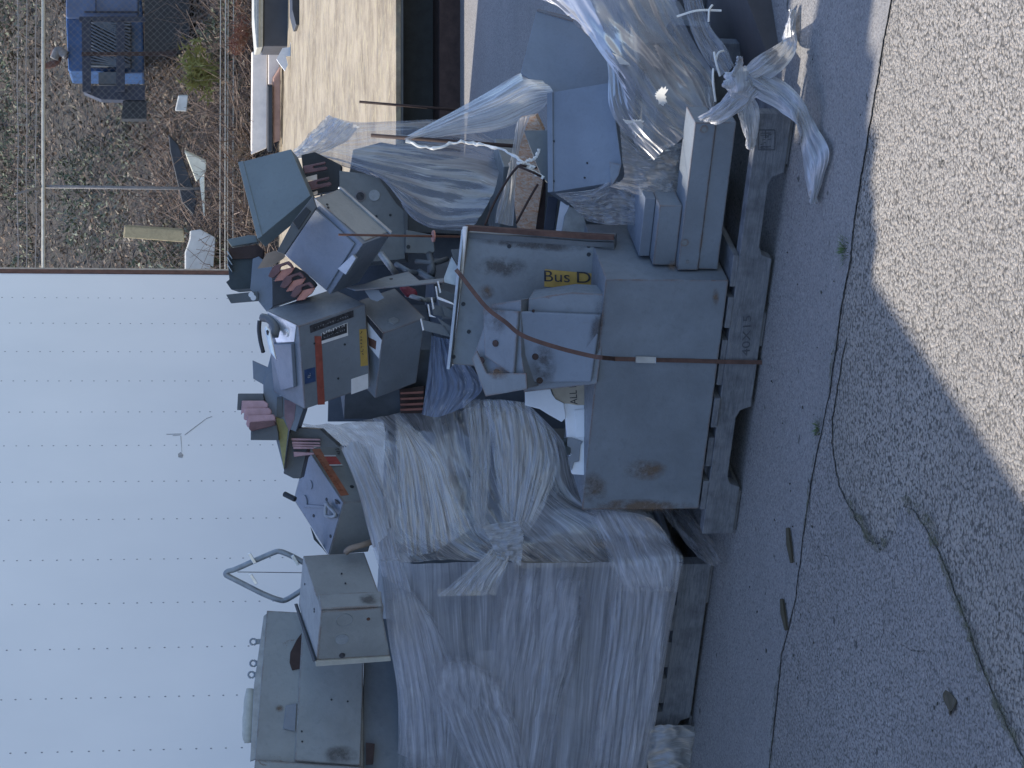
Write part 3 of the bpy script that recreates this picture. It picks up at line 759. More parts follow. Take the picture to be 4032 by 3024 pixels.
# ------------------------------------------------------------------ upright duct box marked Bus Duct
def front_slab(name, px, ds, thick, mat, parent, bevel=.0015, away=None, m2=None, **k):
    P = [cp(x, y, d) for (x, y), d in zip(px, ds)] if isinstance(ds, (list, tuple)) else [cp(x, y, ds) for x, y in px]
    n = (P[1] - P[0]).cross(P[2] - P[0]).normalized()
    if n.dot(CAM - P[0]) > 0: n = -n
    Q = [P[0], P[1], P[2]] + [onpl(x, y, P[0], n) for x, y in px[3:]]
    m = MB(); m.prism(Q, (away if away is not None else n) * thick)
    o = obj(name, m, mat, parent, bevel=bevel, **k); o_pl = (Q[0], Q[1] - Q[0], Q[2] - Q[0])
    return o, o_pl
bd = thing("duct_box", cp(2300, 1150, 6.2), "upright grey duct box with a yellow lettered label and a rusted right flange", "electrical box")
o, PLB = front_slab("body", [(1842, 920), (1778, 1434), (2420, 1490), (2420, 935)], [6.13, 6.28, 6.2], .04, M['greyrust'], bd)
O_, A_, B_ = PLB; nB = facen(*PLB)
def slabon(name, px, PL, lift, th, mat, parent, bevel=.001, **k):
    n = facen(*PL); m = MB(); m.prism([onpl(x, y, PL[0] + n * lift, n) for x, y in px], n * th); return obj(name, m, mat, parent, bevel=bevel, **k)
slabon("flange", [(1834, 884), (1834, 902), (2330, 938), (2420, 940), (2420, 922), (2318, 916)], PLB, .004, .014, M['bandrust'], bd)
slabon("flange_lip", [(1838, 912), (1836, 936), (2420, 975), (2420, 952), (2330, 950)], PLB, .003, .006, M['dgrey'], bd)
def cap(name, px, d, mat, parent, th=.004, n=(-.3, -.42, .86)):
    P0 = cp(*px[0], d); n = Vector(n).normalized(); m = MB(); m.prism([onpl(x, y, P0, n) for x, y in px], -n * th); return obj(name, m, mat, parent)
cap("top_rim", [(1822, 893), (1838, 893), (1782, 1440), (1768, 1438)], 6.1, M['sunlit_rim'], bd)
for e_ in ([(1721, 1108), (1725, 1106), (1735, 1152), (1731, 1154)], [(1713, 1128), (1718, 1130), (1722, 1168), (1778, 1192), (1786, 1200), (1722, 1178)], [(1696, 1172), (1700, 1171), (1708, 1215), (1704, 1219)], [(1683, 1199), (1687, 1200), (1693, 1240), (1714, 1250), (1690, 1246)], [(1654, 1256), (1658, 1255), (1668, 1300), (1664, 1302)]):
    cap("blade_edge", e_, 6.2, M['sunlit_rim'], bd, .002)
slabon("end_rim", [(1826, 893), (1836, 893), (1780, 1440), (1768, 1438)], PLB, -.01, .03, M['galv'], bd)
ylb = slabon("label", [(2146, 1060), (2143, 1128), (2420, 1148), (2420, 1085)], PLB, .0008, .001, M['yellow'], bd, bevel=0)
text("label_text", "Bus", (2143, 1108), (2244, 1112), O_, A_, B_, .031, M['ink'], ylb, lift=.0032)
text("label_text", "Duct", (2272, 1113), (2440, 1120), O_, A_, B_, .031, M['ink'], ylb, lift=.0032)
for px in ((1998, 936), (2005, 970), (2318, 968), (2318, 1002), (1824, 1197), (1846, 1306), (1786, 1405)):
    screw(px, O_ + nB * .001, A_, B_, bd, .0055)
stain([(1830, 925), (2330, 955), (2330, 1010), (1830, 960)], O_, A_, B_, M['stain2'], bd)
stain([(1880, 1110), (1960, 1120), (1950, 1190), (1870, 1180)], O_, A_, B_, M['stain'], bd)
stain([(1850, 1000), (2100, 1000), (2100, 1100), (1850, 1100)], O_, A_, B_, M['stain2'], bd)
# comb of metal blades standing out of its top end
for i, (px, d) in enumerate((([(1722, 1250), (1725, 1258), (1775, 1326), (1782, 1290)], 6.3), ([(1737, 1198), (1752, 1245), (1784, 1256), (1790, 1228)], 6.32), ([(1696, 1199), (1706, 1240), (1776, 1250), (1785, 1212)], 6.34),
        ([(1716, 1130), (1721, 1172), (1785, 1198), (1795, 1160)], 6.36), ([(1655, 1257), (1667, 1300), (1775, 1328), (1780, 1290), (1700, 1268)], 6.3), ([(1742, 1110), (1798, 1125), (1808, 1060), (1778, 1010)], 6.4), ([(1775, 983), (1782, 1010), (1800, 1034), (1812, 1030), (1812, 980)], 6.33))):
    front_slab("blade", px, d, .012, [M['galv'] if i in (5,) else M['dgrey']][0], bd, bevel=.0006)
# ------------------------------------------------------------------ bent cover plates in front of it
cv = thing("bent_cover", cp(2200, 1400, 6.0), "dented grey cover box with screw holes under the strap, against the lettered duct box", "metal cover")
o, P1 = front_slab("main_plate", [(2082, 1176), (2062, 1545), (2350, 1512), (2400, 1160), (2250, 1152)], [5.98, 6.06, 6.02], .09, M['grey'], cv)
o, P2 = front_slab("outer_plate", [(1938, 1198), (1860, 1412), (1915, 1560), (2075, 1530), (2052, 1400), (2052, 1180)], [6.03, 6.09, 6.08], .1, M['grey'], cv)
slabon("raised_panel", [(2050, 1222), (2048, 1300), (2070, 1500), (2330, 1500), (2370, 1235)], P1, .0005, .012, M['bgrey'], cv, bevel=.004)
slabon("side_step", [(1910, 1215), (1915, 1400), (2030, 1480), (2050, 1225)], P2, .0005, .01, M['grey'], cv, bevel=.003)
slabon("flap", [(1860, 1412), (1915, 1560), (2078, 1532), (2075, 1468), (1920, 1470), (1880, 1380)], P2, .012, .004, M['greyrust'], cv)
for PL_, pxs in ((P2, ((1951, 1352), (1956, 1465), (1896, 1418))), (P1, ((2108, 1404), (2125, 1498), (2100, 1224)))):
    for px in pxs: screw(px, PL_[0] + facen(*PL_) * .012, PL_[1], PL_[2], cv, .009 if px[1] > 1300 else .004, M['drust'])
stain([(1915, 1440), (2010, 1440), (2010, 1500), (1915, 1500)], P2[0] + facen(*P2) * .017, P2[1], P2[2], M['stain'], cv)
stain([(1880, 1180), (1990, 1180), (2010, 1330), (1900, 1330)], P2[0] + facen(*P2) * .012, P2[1], P2[2], M['stain2'], cv)
stain([(2080, 1330), (2200, 1330), (2200, 1540), (2080, 1540)], P1[0] + facen(*P1) * .013, P1[1], P1[2], M['stain2'], cv)
# ------------------------------------------------------------------ steel strap
def strap_mesh(P, wd, th):
    m = MB(); k = len(P); n0 = 0
    for i, p in enumerate(P):
        t_ = (P[min(i + 1, k - 1)] - P[max(i - 1, 0)]).normalized(); n = (CAM - p).normalized(); s_ = t_.cross(n).normalized()
        n = s_.cross(t_).normalized()
        if n.dot(CAM - p) < 0: n = -n
        m.v += [p - s_ * wd / 2, p + s_ * wd / 2, p + s_ * wd / 2 + n * th, p - s_ * wd / 2 + n * th]
    for i in range(k - 1):
        for a in range(4):
            b = (a + 1) % 4; m.face([4 * i + a, 4 * i + b, 4 * i + 4 + b, 4 * i + 4 + a])
    m.face([0, 1, 2, 3]); e = 4 * (k - 1); m.face([e + 3, e + 2, e + 1, e]); return m
sx = [(1796, 1062, 6.12), (1815, 1085, 6.06), (1913, 1208, 5.98), (1990, 1268, 5.93), (2060, 1322, 5.9), (2200, 1370, 5.88), (2330, 1402, 5.86), (2370, 1408, 5.84)]
P = spline([cp(*q) for q in sx], 40)
fp = [onpl(x, y, fr(A0, 0, -.007, 0), E2) for x, y in ((2420, 1413), (2600, 1418), (2700, 1420), (2863, 1425))] + [onpl(x, y, fr(A0, 0, -.009, 0), E2) for x, y in ((2875, 1425), (3003, 1427))]
st = thing("steel_strap", fp[-1], "rusty steel banding strap running over the big lower box down to the pallet", "strap")
obj("band", strap_mesh(P + fp, .0112, .0012), M['bandrust'], st)
cl = [onpl(x, y, fr(A0, 0, -.0085, 0), E2) for x, y in ((2502, 1416), (2582, 1418))]
obj("clip", strap_mesh(cl, .0175, .003), M['galv'], st, bevel=.0008)
# ------------------------------------------------------------------ boxes on top of the pile
def obox(name, kind_mat, N_, a, b, c, d, label, cat="electrical box", group=None, bevel=.0025, part="body"):
    O, A, B, C = ortho(N_, a, b, c, d)
    th_ = thing(name, O + (A + B + C) * .5 - UP * .1, label, cat, group)
    m = MB(); m.box(O, A, B, C); obj(part, m, M[kind_mat], th_, bevel=bevel)
    return th_, O, A, B, C
# main disconnect switch
sw, O, A, B, C = obox("switch_box", 'grey', (1175, 1284), (1439, 1197), (1200, 1612), (1051, 1221), 6.2,
    "upright grey switch box with a red vertical strip, yellow tag and black label")
nf = facen(O, A, B)
hl = decal("header_label", pp(.3618, 1000, 1100, [(605, 505), (1080, 335), (1082, 408), (615, 583)]), O, A, B, M['ink'], sw)
rl = decal("rating_label", pp(.3618, 1000, 1100, [(730, 590), (1015, 470), (1022, 610), (735, 702)]), O, A, B, M['white'], sw)
decal("rating_panel", pp(.3618, 1000, 1100, [(735, 590), (1008, 480), (1010, 580), (735, 668)]), O, A, B, M['ink'], rl, lift=.002)
scrawl("rating_print", (1270, 1318), (1360, 1286), O, A, B, .010, M['white'], rl, n=9, lift=.0036, seed=4, wd=.0016)
scrawl("rating_print", (1272, 1332), (1360, 1302), O, A, B, .005, M['galvd'], rl, n=12, lift=.0036, seed=5, wd=.0006)
scrawl("header_print", (1240, 1296), (1375, 1248), O, A, B, .007, M['galvd'], hl, n=14, lift=.0026, seed=6, wd=.0005)
decal("warning_strip", pp(.3618, 1000, 1100, [(658, 618), (730, 618), (770, 1360), (695, 1365)]), O, A, B, M['redtape'], sw)
yl = decal("spare_label", pp(.3618, 1000, 1100, [(1145, 545), (1222, 540), (1238, 935), (1160, 945)]), O, A, B, M['yellow'], sw)
scrawl("spare_print", (1432, 1400), (1428, 1302), O, A, B, .010, M['ink'], yl, n=7, lift=.0026, seed=8)
decal("white_sticker", pp(.3618, 1000, 1100, [(1058, 1085), (1238, 1025), (1242, 1185), (1058, 1250)]), O, A, B, M['white'], sw)
dl = decal("danger_sticker", pp(.3618, 1000, 1100, [(548, 985), (662, 955), (670, 1108), (553, 1140)]), O, A, B, M['bluel'], sw)
scrawl("danger_print", (1222, 1490), (1226, 1466), O, A, B, .010, M['galv'], dl, n=3, lift=.0026, seed=9)
for px in ((1331, 1490), (1357, 1356), (1238, 1352)): screw(px, O, A, B, sw, .003)
# top face (C x B) details: sunlit area painted as a bright plate, knockouts, handle
nt_ = facen(O, C, B)
def discon(px, PL, r, h, mat, parent, name="knockout", k=18):
    n = facen(*PL); m = MB(); m.disc(onpl(*px, PL[0], n), n, r, h, k); return obj(name, m, mat, parent)
PT = (O, C, B)
slabon("sunlit_patch", [(1054, 1226), (1168, 1280), (1160, 1345), (1092, 1350), (1075, 1300)], PT, .0006, .002, M['bright'], sw, bevel=0)
for px, r in (((1095, 1290), .012), ((1130, 1310), .011)): discon(px, PT, r, .006, M['bright'], sw)
P_ = [onpl(*px, O, nt_) for px in ((1148, 1440), (1128, 1490), (1122, 1530))]
slabon("cover_flap", [(1078, 1350), (1160, 1350), (1170, 1520), (1120, 1535), (1100, 1450)], PT, .0008, .012, M['bgrey'], sw, bevel=.002)
m = MB(); hp = [cp(1052, 1300, 6.33), cp(1050, 1285, 6.3), cp(1058, 1330, 6.24), cp(1076, 1400, 6.22), cp(1085, 1450, 6.24)]
o, ph = front_slab("handle_blade", [(1040, 1290), (1052, 1284), (1064, 1296), (1090, 1420), (1062, 1385)], 6.24, .012, M['bright'], sw, bevel=.003)
slabon("handle_hole", [(1048, 1302), (1054, 1298), (1060, 1306), (1056, 1322), (1050, 1316)], ph, .0004, .001, M['ink'], sw, bevel=0)
m = MB(); m.tube(spline([cp(1022, 1262, 6.3), cp(1020, 1300, 6.3), cp(1026, 1345, 6.3), cp(1036, 1385, 6.28)], 12), .006, 8); obj("handle_grip", m, M['black'], sw, smooth=True)
m = MB(); m.tube(spline([cp(1032, 1250, 6.33), cp(1062, 1258, 6.31), cp(1084, 1290, 6.28), cp(1080, 1325, 6.27)], 12), .012, 8); obj("handle_base", m, M['dgrey'], sw, smooth=True)
# second switch box
s2, O, A, B, C = obox("switch_box", 'grey', (1509, 1311), (1675, 1251), (1477, 1569), (1389, 1192), 6.3,
    "grey switch box with torn label leaning below the red striped switch box")
PS = (O, C, A)
slabon("hole_plug", pp(.5425, 850, 600, [(1250, 1215), (1290, 1200), (1325, 1215), (1325, 1235), (1290, 1248), (1255, 1238)]), PS, .0005, .003, M['galv'], s2, bevel=0)
PN = (O, B, C)
decal("torn_label", pp(.5425, 850, 600, [(1100, 1180), (1212, 1310), (1185, 1495), (1108, 1400)]), O, B, C, M['white'], s2)
decal("label_stain", pp(.5425, 850, 600, [(1108, 1340), (1165, 1370), (1160, 1430), (1112, 1400)]), O, B, C, M['rust'], s2, lift=.002)
decal("label_bar", pp(.5425, 850, 600, [(1100, 1185), (1212, 1312), (1205, 1360), (1102, 1230)]), O, B, C, M['ink'], s2, lift=.002)
# tilted square box with blue-grey face
tb_, O, A, B, C = obox("tilted_box", 'bgrey', (1428, 962), (1240, 778), (1300, 1160), (1541, 918), 6.2,
    "square grey box balanced on one corner, showing its plain blue grey lid and tan side")
lid_ = MB(); q = .1
PD = (O, A, B); nD = facen(*PD)
slabon("lid", pp(.5425, 850, 600, [(728, 402), (1015, 662), (808, 1000), (505, 742)]), PD, .001, .006, M['bgrey'], tb_, bevel=.003)
PT2 = (O, A, C)
slabon("tan_side", [(1243, 786), (1335, 745), (1533, 912), (1436, 950)], PT2, .0006, .0015, M['lgrey'], tb_, bevel=.001)
slabon("rim", [(1330, 741), (1340, 741), (1541, 917), (1536, 925)], PT2, .002, .006, M['galv'], tb_, bevel=.001)
for px in ((1264, 768), (1288, 806), (1292, 818), (1465, 928)): screw(px, PT2[0] + facen(*PT2) * .002, PT2[1], PT2[2], tb_, .0035)
o, pq = front_slab("hinge_side", [(1090, 990), (1152, 874), (1232, 772), (1246, 815), (1120, 1000)], 6.21, .03, M['dgrey'], tb_)
slabon("hinge", [(1152, 874), (1205, 815), (1225, 832), (1176, 905)], pq, .001, .004, M['dark'], tb_)
slabon("latch", pp(.5425, 850, 600, [(900, 840), (1010, 735), (1035, 765), (960, 885)]), (O, A, B), .002, .012, M['galv'], tb_, bevel=.002)
# flat grey cover on top
fc = thing("flat_cover", cp(1100, 780, 6.75), "flat grey metal cover plate tilted at the very top right of the pile", "metal cover")
o, pf_ = front_slab("plate", [(938, 640), (1145, 587), (1222, 769), (1014, 941)], [6.75, 6.7, 6.6], .05, M['dgreen'], fc)
slabon("fold", [(938, 640), (958, 634), (1034, 930), (1014, 941)], pf_, .0005, .002, M['dgreen'], fc)
# forked copper fingers beside it
def cz(pts): return pp(.3014, 1150, 550, pts)
cu = thing("copper_stab_block", cp(1240, 700, 6.7), "block with two dull forked copper fingers beside the flat cover plate", "connector")
front_slab("housing", cz([(120, 200), (300, 160), (640, 330), (630, 650), (250, 720), (140, 400)]), 6.76, .06, M['dark'], cu)
fork1 = cz([(140, 345), (430, 285), (443, 300), (430, 322), (280, 348), (276, 372), (300, 372), (440, 348), (462, 368), (455, 395), (165, 445)])
fork2 = cz([(190, 552), (480, 482), (490, 500), (480, 520), (330, 552), (325, 582), (350, 582), (490, 552), (520, 580), (505, 600), (215, 660)])
for f in (fork1, fork2): front_slab("finger", f, 6.68, .01, M['dcopper'], cu, bevel=.002)
for f in ([(180, 488), (325, 452), (328, 525), (190, 545)], [(232, 702), (330, 665), (335, 705), (262, 725)]):
    front_slab("spacer", cz(f), 6.69, .01, M['cream'], cu)
# dark plate box with two knockouts behind
kb = thing("knockout_box", cp(1480, 850, 6.9), "dark grey box with one open and one plugged round hole behind the tilted box", "electrical box")
o, pk = front_slab("body", [(1336, 672), (1484, 690), (1560, 800), (1590, 830), (1595, 1020), (1420, 1035), (1336, 900)], 6.75, .2, M['dgreyl'], kb)
slabon("edge_fold", [(1590, 830), (1608, 832), (1608, 985), (1595, 1000)], pk, -.02, .024, M['dgrey'], kb)
discon((1418, 772), pk, .0165, .003, M['grey'], kb, "hole_ring"); discon((1419, 773), pk, .0125, .0036, M['ink'], kb, "hole")
discon((1474, 769), pk, .0165, .003, M['galvd'], kb, "plug")
for px in ((1537, 847), (1482, 852)): screw(px, pk[0], pk[1], pk[2], kb, .004)
br = thing("bracket_plate", cp(1660, 960, 6.6), "narrow grey bracket with one hole beside the threaded rod", "bracket")
o, pq = front_slab("plate", [(1600, 905), (1705, 925), (1712, 990), (1700, 998), (1596, 996)], 6.62, .03, M['dgreyl'], br); screw((1608, 972), pq[0], pq[1], pq[2], br, .006)
# copper fan connector
def bz(pts): return pp(.2411, 850, 850, pts)
cf = thing("copper_fan_connector", cp(1150, 1090, 6.3), "stack of three bent copper fork contacts above the red striped switch box", "connector")
front_slab("housing", bz([(930, 1060), (1100, 1040), (1300, 830), (1420, 900), (1600, 1060), (1640, 1120), (1500, 1290), (920, 1490)]), 6.34, .05, M['black'], cf)
base_u = [(850, 985), (900, 880), (950, 815), (1190, 735), (1230, 770), (1270, 830), (1240, 850), (1160, 790), (1060, 830), (1050, 870), (1060, 900), (1000, 960), (950, 1010), (900, 1010)]
base_l = [(950, 1065), (1000, 980), (1070, 885), (1270, 830), (1285, 850), (1230, 940), (1160, 990), (1100, 1050), (960, 1070)]
for i, (dx, dy, s_) in enumerate(((0, 0, 1), (197, 178, .97), (365, 340, .93))):
    f = lambda P_: [(850 + (a - 850) * s_ + dx, 735 + (b - 735) * s_ + dy) for a, b in P_]
    o, pc = front_slab("contact", bz(f(base_u)), 6.29 - i * .012, .012, M['dcopper'], cf, bevel=.002)
    front_slab("contact_lower", bz(f(base_l)), 6.3 - i * .012, .012, M['copper'], cf, bevel=.002)
# loose tan card and dark cable comb at left top
tc_ = thing("tan_card", cp(1080, 1020, 6.4), "torn tan card corner stuck between the boxes near the pile top", "card")
front_slab("card", bz([(680, 860), (830, 610), (960, 570), (1180, 600), (1100, 700), (900, 830)]), 6.45, .003, M['tan'], tc_, bevel=0)
cbm = thing("bus_plug", cp(1000, 1050, 6.8), "dark bus plug with thin metal blades at the pile's top beside the trailer edge", "connector")
front_slab("top_cover", bz([(175, 385), (530, 315), (650, 320), (680, 430), (260, 505)]), 6.86, .06, M['dgreen'], cbm)
front_slab("rusty_flange", bz([(190, 530), (680, 470), (780, 560), (760, 690), (270, 710)]), 6.84, .04, M['drust'], cbm)
front_slab("body", bz([(180, 640), (610, 640), (600, 1180), (250, 1205), (165, 1080), (220, 1040)]), 6.85, .2, M['darkg'], cbm)
for a in (575, 675, 790): front_slab("blade", bz([(175, a), (190, a), (265, a + 120), (262, a + 128)]), 6.82, .03, M['galv'], cbm, bevel=0)
front_slab("lug", bz([(165, 1285), (690, 1230), (690, 1390), (245, 1428)]), 6.8, .012, M['dgrey'], cbm)
for px in ((578, 1288), (612, 1337)):
    m = MB(); nC = (CAM - cp(1000, 1160, 6.8)).normalized(); m.disc(cp(*bz([px])[0], 6.797), nC, .0085, .002, 14); obj("bolt", m, M['white'], cbm)
front_slab("side_plate", bz([(600, 700), (700, 660), (920, 840), (930, 1480), (840, 1580), (700, 1400), (560, 1200)]), 6.83, .2, M['bgrey'], cbm)
# bus plug with pink copper stabs (left)
def sz(pts): return pp(.4822, 850, 1400, pts)
bp = thing("bus_plug", cp(1120, 1600, 6.5), "grey bus plug leaning against the striped switch box, pinkish stabs pointing up", "connector")
o, pb_ = front_slab("body", [(1066, 1398), (1180, 1420), (1194, 1612), (1165, 1700), (1140, 1690), (1118, 1850), (1088, 1735), (1037, 1552), (1036, 1515)], 6.45, .14, M['bgrey'], bp)
slabon("yellow_edge", sz([(485, 500), (550, 520), (590, 600), (555, 930), (520, 700)]), pb_, .0005, .002, M['ytape'], bp, bevel=0)
slabon("red_panel", sz([(560, 360), (655, 380), (640, 520), (600, 620), (560, 500)]), pb_, .0005, .002, M['mauve'], bp, bevel=0)
ntg = slabon("number_tag", sz([(598, 270), (652, 290), (658, 370), (610, 345)]), pb_, .001, .003, M['ink'], bp, bevel=0)
slabon("tag_mark", [(1147, 1560), (1152, 1552), (1159, 1560), (1160, 1567), (1153, 1566)], pb_, .0042, .0008, M['white'], ntg, bevel=0)
slabon("tag_mark", [(1146, 1537), (1158, 1547), (1157, 1549), (1148, 1544), (1147, 1550)], pb_, .0042, .0008, M['white'], ntg, bevel=0)
slabon("chrome_tab", sz([(553, 225), (590, 260), (600, 360), (570, 330)]), pb_, .001, .004, M['bright'], bp)
discon(sz([(540, 300)])[0], pb_, .011, .004, M['galv'], bp, "button")
slabon("vent_strip", sz([(500, 340), (545, 340), (550, 500), (495, 505)]), pb_, .001, .004, M['dgrey'], bp)
front_slab("ear_plate", sz([(298, 38), (380, 75), (458, 110), (460, 262), (390, 238), (305, 190)]), 6.46, .012, M['bgrey'], bp)
front_slab("stab_shell", sz([(180, 310), (385, 310), (395, 380), (210, 380), (205, 447), (172, 445)]), 6.43, .05, M['dgrey'], bp)
front_slab("stab_shell", sz([(285, 560), (480, 500), (510, 640), (512, 692), (284, 690)]), 6.42, .05, M['dgrey'], bp)
for i, f in enumerate(([(212, 368), (390, 368), (425, 392), (425, 425), (215, 470), (203, 485)], [(232, 430), (430, 427), (455, 445), (455, 480), (240, 530), (225, 520)], [(258, 488), (470, 480), (485, 500), (490, 560), (260, 590), (245, 560)], [(275, 545), (480, 530), (490, 570), (290, 620), (268, 600)])):
    front_slab("stab", sz(f), 6.41 - .008 * i, .012, M['dcopper'] if i in (3,) else M['pinkcu'], bp, bevel=.003)
bp2 = thing("bus_plug", cp(1190, 1780, 6.5), "bus plug with pink copper stabs standing behind the orange taped box", "connector")
front_slab("body", sz([(600, 595), (700, 590), (850, 600), (1010, 745), (860, 750), (750, 745), (690, 1005), (632, 1003), (552, 962), (585, 740)]), 6.5, .12, M['dgrey'], bp2)
for i, (y0, x0) in enumerate(((672, 612), (700, 618), (722, 622), (740, 626), (785, 632))):
    front_slab("stab", sz([(x0, y0), (850 - 25 * (i > 2) * 2, y0 + 8), (855 - 25 * (i > 2) * 2, y0 + 22), (x0 + 4, y0 + 24 + 20 * (i == 4))]), 6.48 - .004 * i, .01, M['pinkcu'], bp2, bevel=.002)
# orange taped box
ob, O, A, B, C = obox("taped_box", 'lgrey', (1354, 1979), (1209, 1762), (1296, 2186), (1510, 1968), 6.5,
    "box with orange tape, a red label and a ring pull on its blue grey top")
PB_ = (O, A, C); PU = (O, A, B)
slabon("top_plate", [(1211, 1765), (1352, 1980), (1294, 2184), (1161, 1966)], PU, .0006, .0015, M['bgrey'], ob, bevel=.001)
wt = decal("warning_tape", sz([(785, 768), (850, 762), (1085, 1138), (1020, 1146)]), *PB_, M['orange'], ob)
scrawl("tape_print", (1355, 1935), (1245, 1780), *PB_, .012, M['tapeink'], wt, n=14, lift=.0022, seed=11, wd=.0012)
decal("red_label", sz([(885, 822), (975, 822), (1028, 894), (925, 894)]), *PB_, M['redl'], ob)
decal("label_edge", sz([(882, 815), (978, 815), (982, 824), (886, 824)]), *PB_, M['white'], ob, lift=.002)
decal("label_edge", sz([(925, 892), (1030, 890), (1034, 899), (930, 900)]), *PB_, M['white'], ob, lift=.002)
screw(sz([(1110, 1072)])[0], *PB_, ob, .006)
m = MB()
scrawl("corner_print", (1345, 1790), (1335, 1764), *PB_, .014, M['ink'], ob, n=3, lift=.0028, seed=12, wd=.0014)
PUl = (O + facen(*PU) * .002, A, B)
discon(sz([(775, 1055)])[0], PUl, .013, .003, M['bgrey'], ob); discon(sz([(728, 1190)])[0], PUl, .019, .004, M['bgrey'], ob)
for px in ((762, 810), (800, 1308), (938, 1475), (905, 1175)): screw(sz([px])[0], *PUl, ob, .005)
n = facen(*PU); rp = [onpl(*sz([q])[0], PUl[0] + n * .012, n) for q in ((905, 1200), (925, 1235), (975, 1290), (960, 1315), (905, 1310), (895, 1270), (905, 1200))]
m = MB(); m.tube(spline(rp, 30), .0055, 8); obj("ring_pull", m, M['galvd'], ob, smooth=True)
slabon("rail", sz([(740, 1215), (890, 1225), (895, 1245), (740, 1240)]), PUl, .0005, .004, M['bgrey'], ob)
slabon("chip", sz([(975, 1170), (1000, 1190), (1015, 1210), (985, 1215)]), PUl, .002, .003, M['ink'], ob)
m = MB(); m.tube([cp(1120, 1945, 6.62), cp(1162, 1966, 6.6)], .008, 8); obj("stub", m, M['dark'], ob)
o_, _ = front_slab("torn_gasket", [(1222, 2075), (1245, 2120), (1290, 2185), (1270, 2160), (1236, 2125)], 6.62, .01, M['darkg'], ob)
ta_ = thing("rope_end", cp(1420, 2160, 6.45), "frayed brown cable end lying beside the orange taped box", "cable")
m = MB(); m.tube(spline([cp(1362, 2175, 6.47), cp(1380, 2160, 6.46), cp(1430, 2145, 6.46), cp(1475, 2130, 6.5)], 14), [.009] * 14, 8); obj("cable", m, M['tan'], ta_, smooth=True)
# pale box with angled lid
pb2, O, A, B, C = obox("angled_box", 'lgrey', (1264, 2404), (1193, 2188), (1245, 2602), (1512, 2388), 6.3,
    "pale grey box with a bent front, round knockout marks and a dark drain hole")
PF1 = (O, B, C); PR1 = (O, A, C); PT1 = (O, A, B)
slabon("front_panel", [(1265, 2406), (1500, 2390), (1535, 2580), (1248, 2596)], PF1, .0008, .003, M['lgrey'], pb2, bevel=.001)
slabon("bottom_lip", [(1240, 2598), (1536, 2580), (1538, 2596), (1243, 2618)], PF1, .002, .008, M['cream2'], pb2, bevel=.002)
slabon("bevel_strip", [(1254, 2344), (1500, 2332), (1505, 2390), (1264, 2402)], PR1, .002, .004, M['lgrey'], pb2, bevel=.002)
def ringon(px, PL, r, w_, mat, parent, name="ring"):
    n = facen(*PL); P = onpl(*px, PL[0] + n * .0045, n); a = n.orthogonal().normalized(); b = n.cross(a); m = MB()
    m.tube([P + a * math.cos(i * .2618) * r + b * math.sin(i * .2618) * r for i in range(25)], w_, 5, cap=False); return obj(name, m, mat, parent)
ringon((1355, 2442), PF1, .023, .0008, M['galvd'], pb2, "knockout_ring")
PFl = (PF1[0] + facen(*PF1) * .004, B, C)
discon((1347, 2517), PFl, .019, .0008, M['galvd'], pb2); discon((1347, 2580), PFl, .0085, .002, M['ink'], pb2, "drain_hole")
for px in ((1450, 2437),): screw(px, *PFl, pb2, .005, M['rust'])
for px in ((1317, 2344), (1345, 2259), (1360, 2297)): screw(px, PR1[0] + facen(*PR1) * .003, A, C, pb2, .0025)
stain([(1400, 2330), (1500, 2330), (1500, 2385), (1400, 2385)], PR1[0] + facen(*PR1) * .0065, A, C, M['stain2'], pb2)
slabon("lid_edge", [(1166, 2378), (1172, 2376), (1248, 2600), (1240, 2605)], PT1, .001, .006, M['dark'], pb2)
for px in ((1201, 2300), (1238, 2398), (1238, 2408)): screw(px, PT1[0], A, B, pb2, .003)
# big beige cabinet, lower left of it
bc = thing("beige_cabinet", cp(1200, 2750, 6.9), "large beige cabinet with three hasps on its top edge, far left of the pile", "cabinet")
o, pg = front_slab("body", [(1051, 2404), (1004, 2994), (1430, 3022), (1430, 2425)], [6.85, 6.72, 6.75], .35, M['beige'], bc)
slabon("door_panel", [(1192, 2420), (1436, 2440), (1418, 3016), (1160, 2998)], pg, .001, .012, M['beige'], bc, bevel=.003)
slabon("lower_skirt", [(1004, 2996), (1430, 3024), (1440, 3140), (990, 3140)], pg, .003, .02, M['beige'], bc, bevel=.003)
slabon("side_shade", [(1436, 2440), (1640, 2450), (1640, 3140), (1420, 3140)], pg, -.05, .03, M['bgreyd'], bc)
slabon("handle_slot", [(1143, 2570), (1168, 2520), (1190, 2490), (1192, 2520), (1190, 2632), (1150, 2640), (1140, 2610)], pg, .001, .004, M['drust'], bc)
slabon("handle_slot", [(1440, 2925), (1475, 2930), (1468, 3010), (1440, 3012)], pg, .002, .01, M['drust'], bc)
slabon("latch_plate", [(1125, 2780), (1168, 2770), (1162, 2880), (1115, 2870)], pg, .001, .006, M['bgrey'], bc)
slabon("hinge_strip", [(1038, 2430), (1050, 2420), (1010, 2990), (985, 3000), (1000, 2700)], pg, -.03, .02, M['galvd'], bc)
for px in ((1305, 2755), (1369, 2762), (1188, 2880), (1190, 2920)): screw(px, pg[0] + facen(*pg) * .013, pg[1], pg[2], bc, .003)
stain([(1080, 2770), (1120, 2770), (1120, 2810), (1080, 2810)], *pg, M['stain'], bc)
stain([(1260, 2930), (1420, 2930), (1420, 3016), (1260, 3016)], pg[0] + facen(*pg) * .014, pg[1], pg[2], M['stain2'], bc)
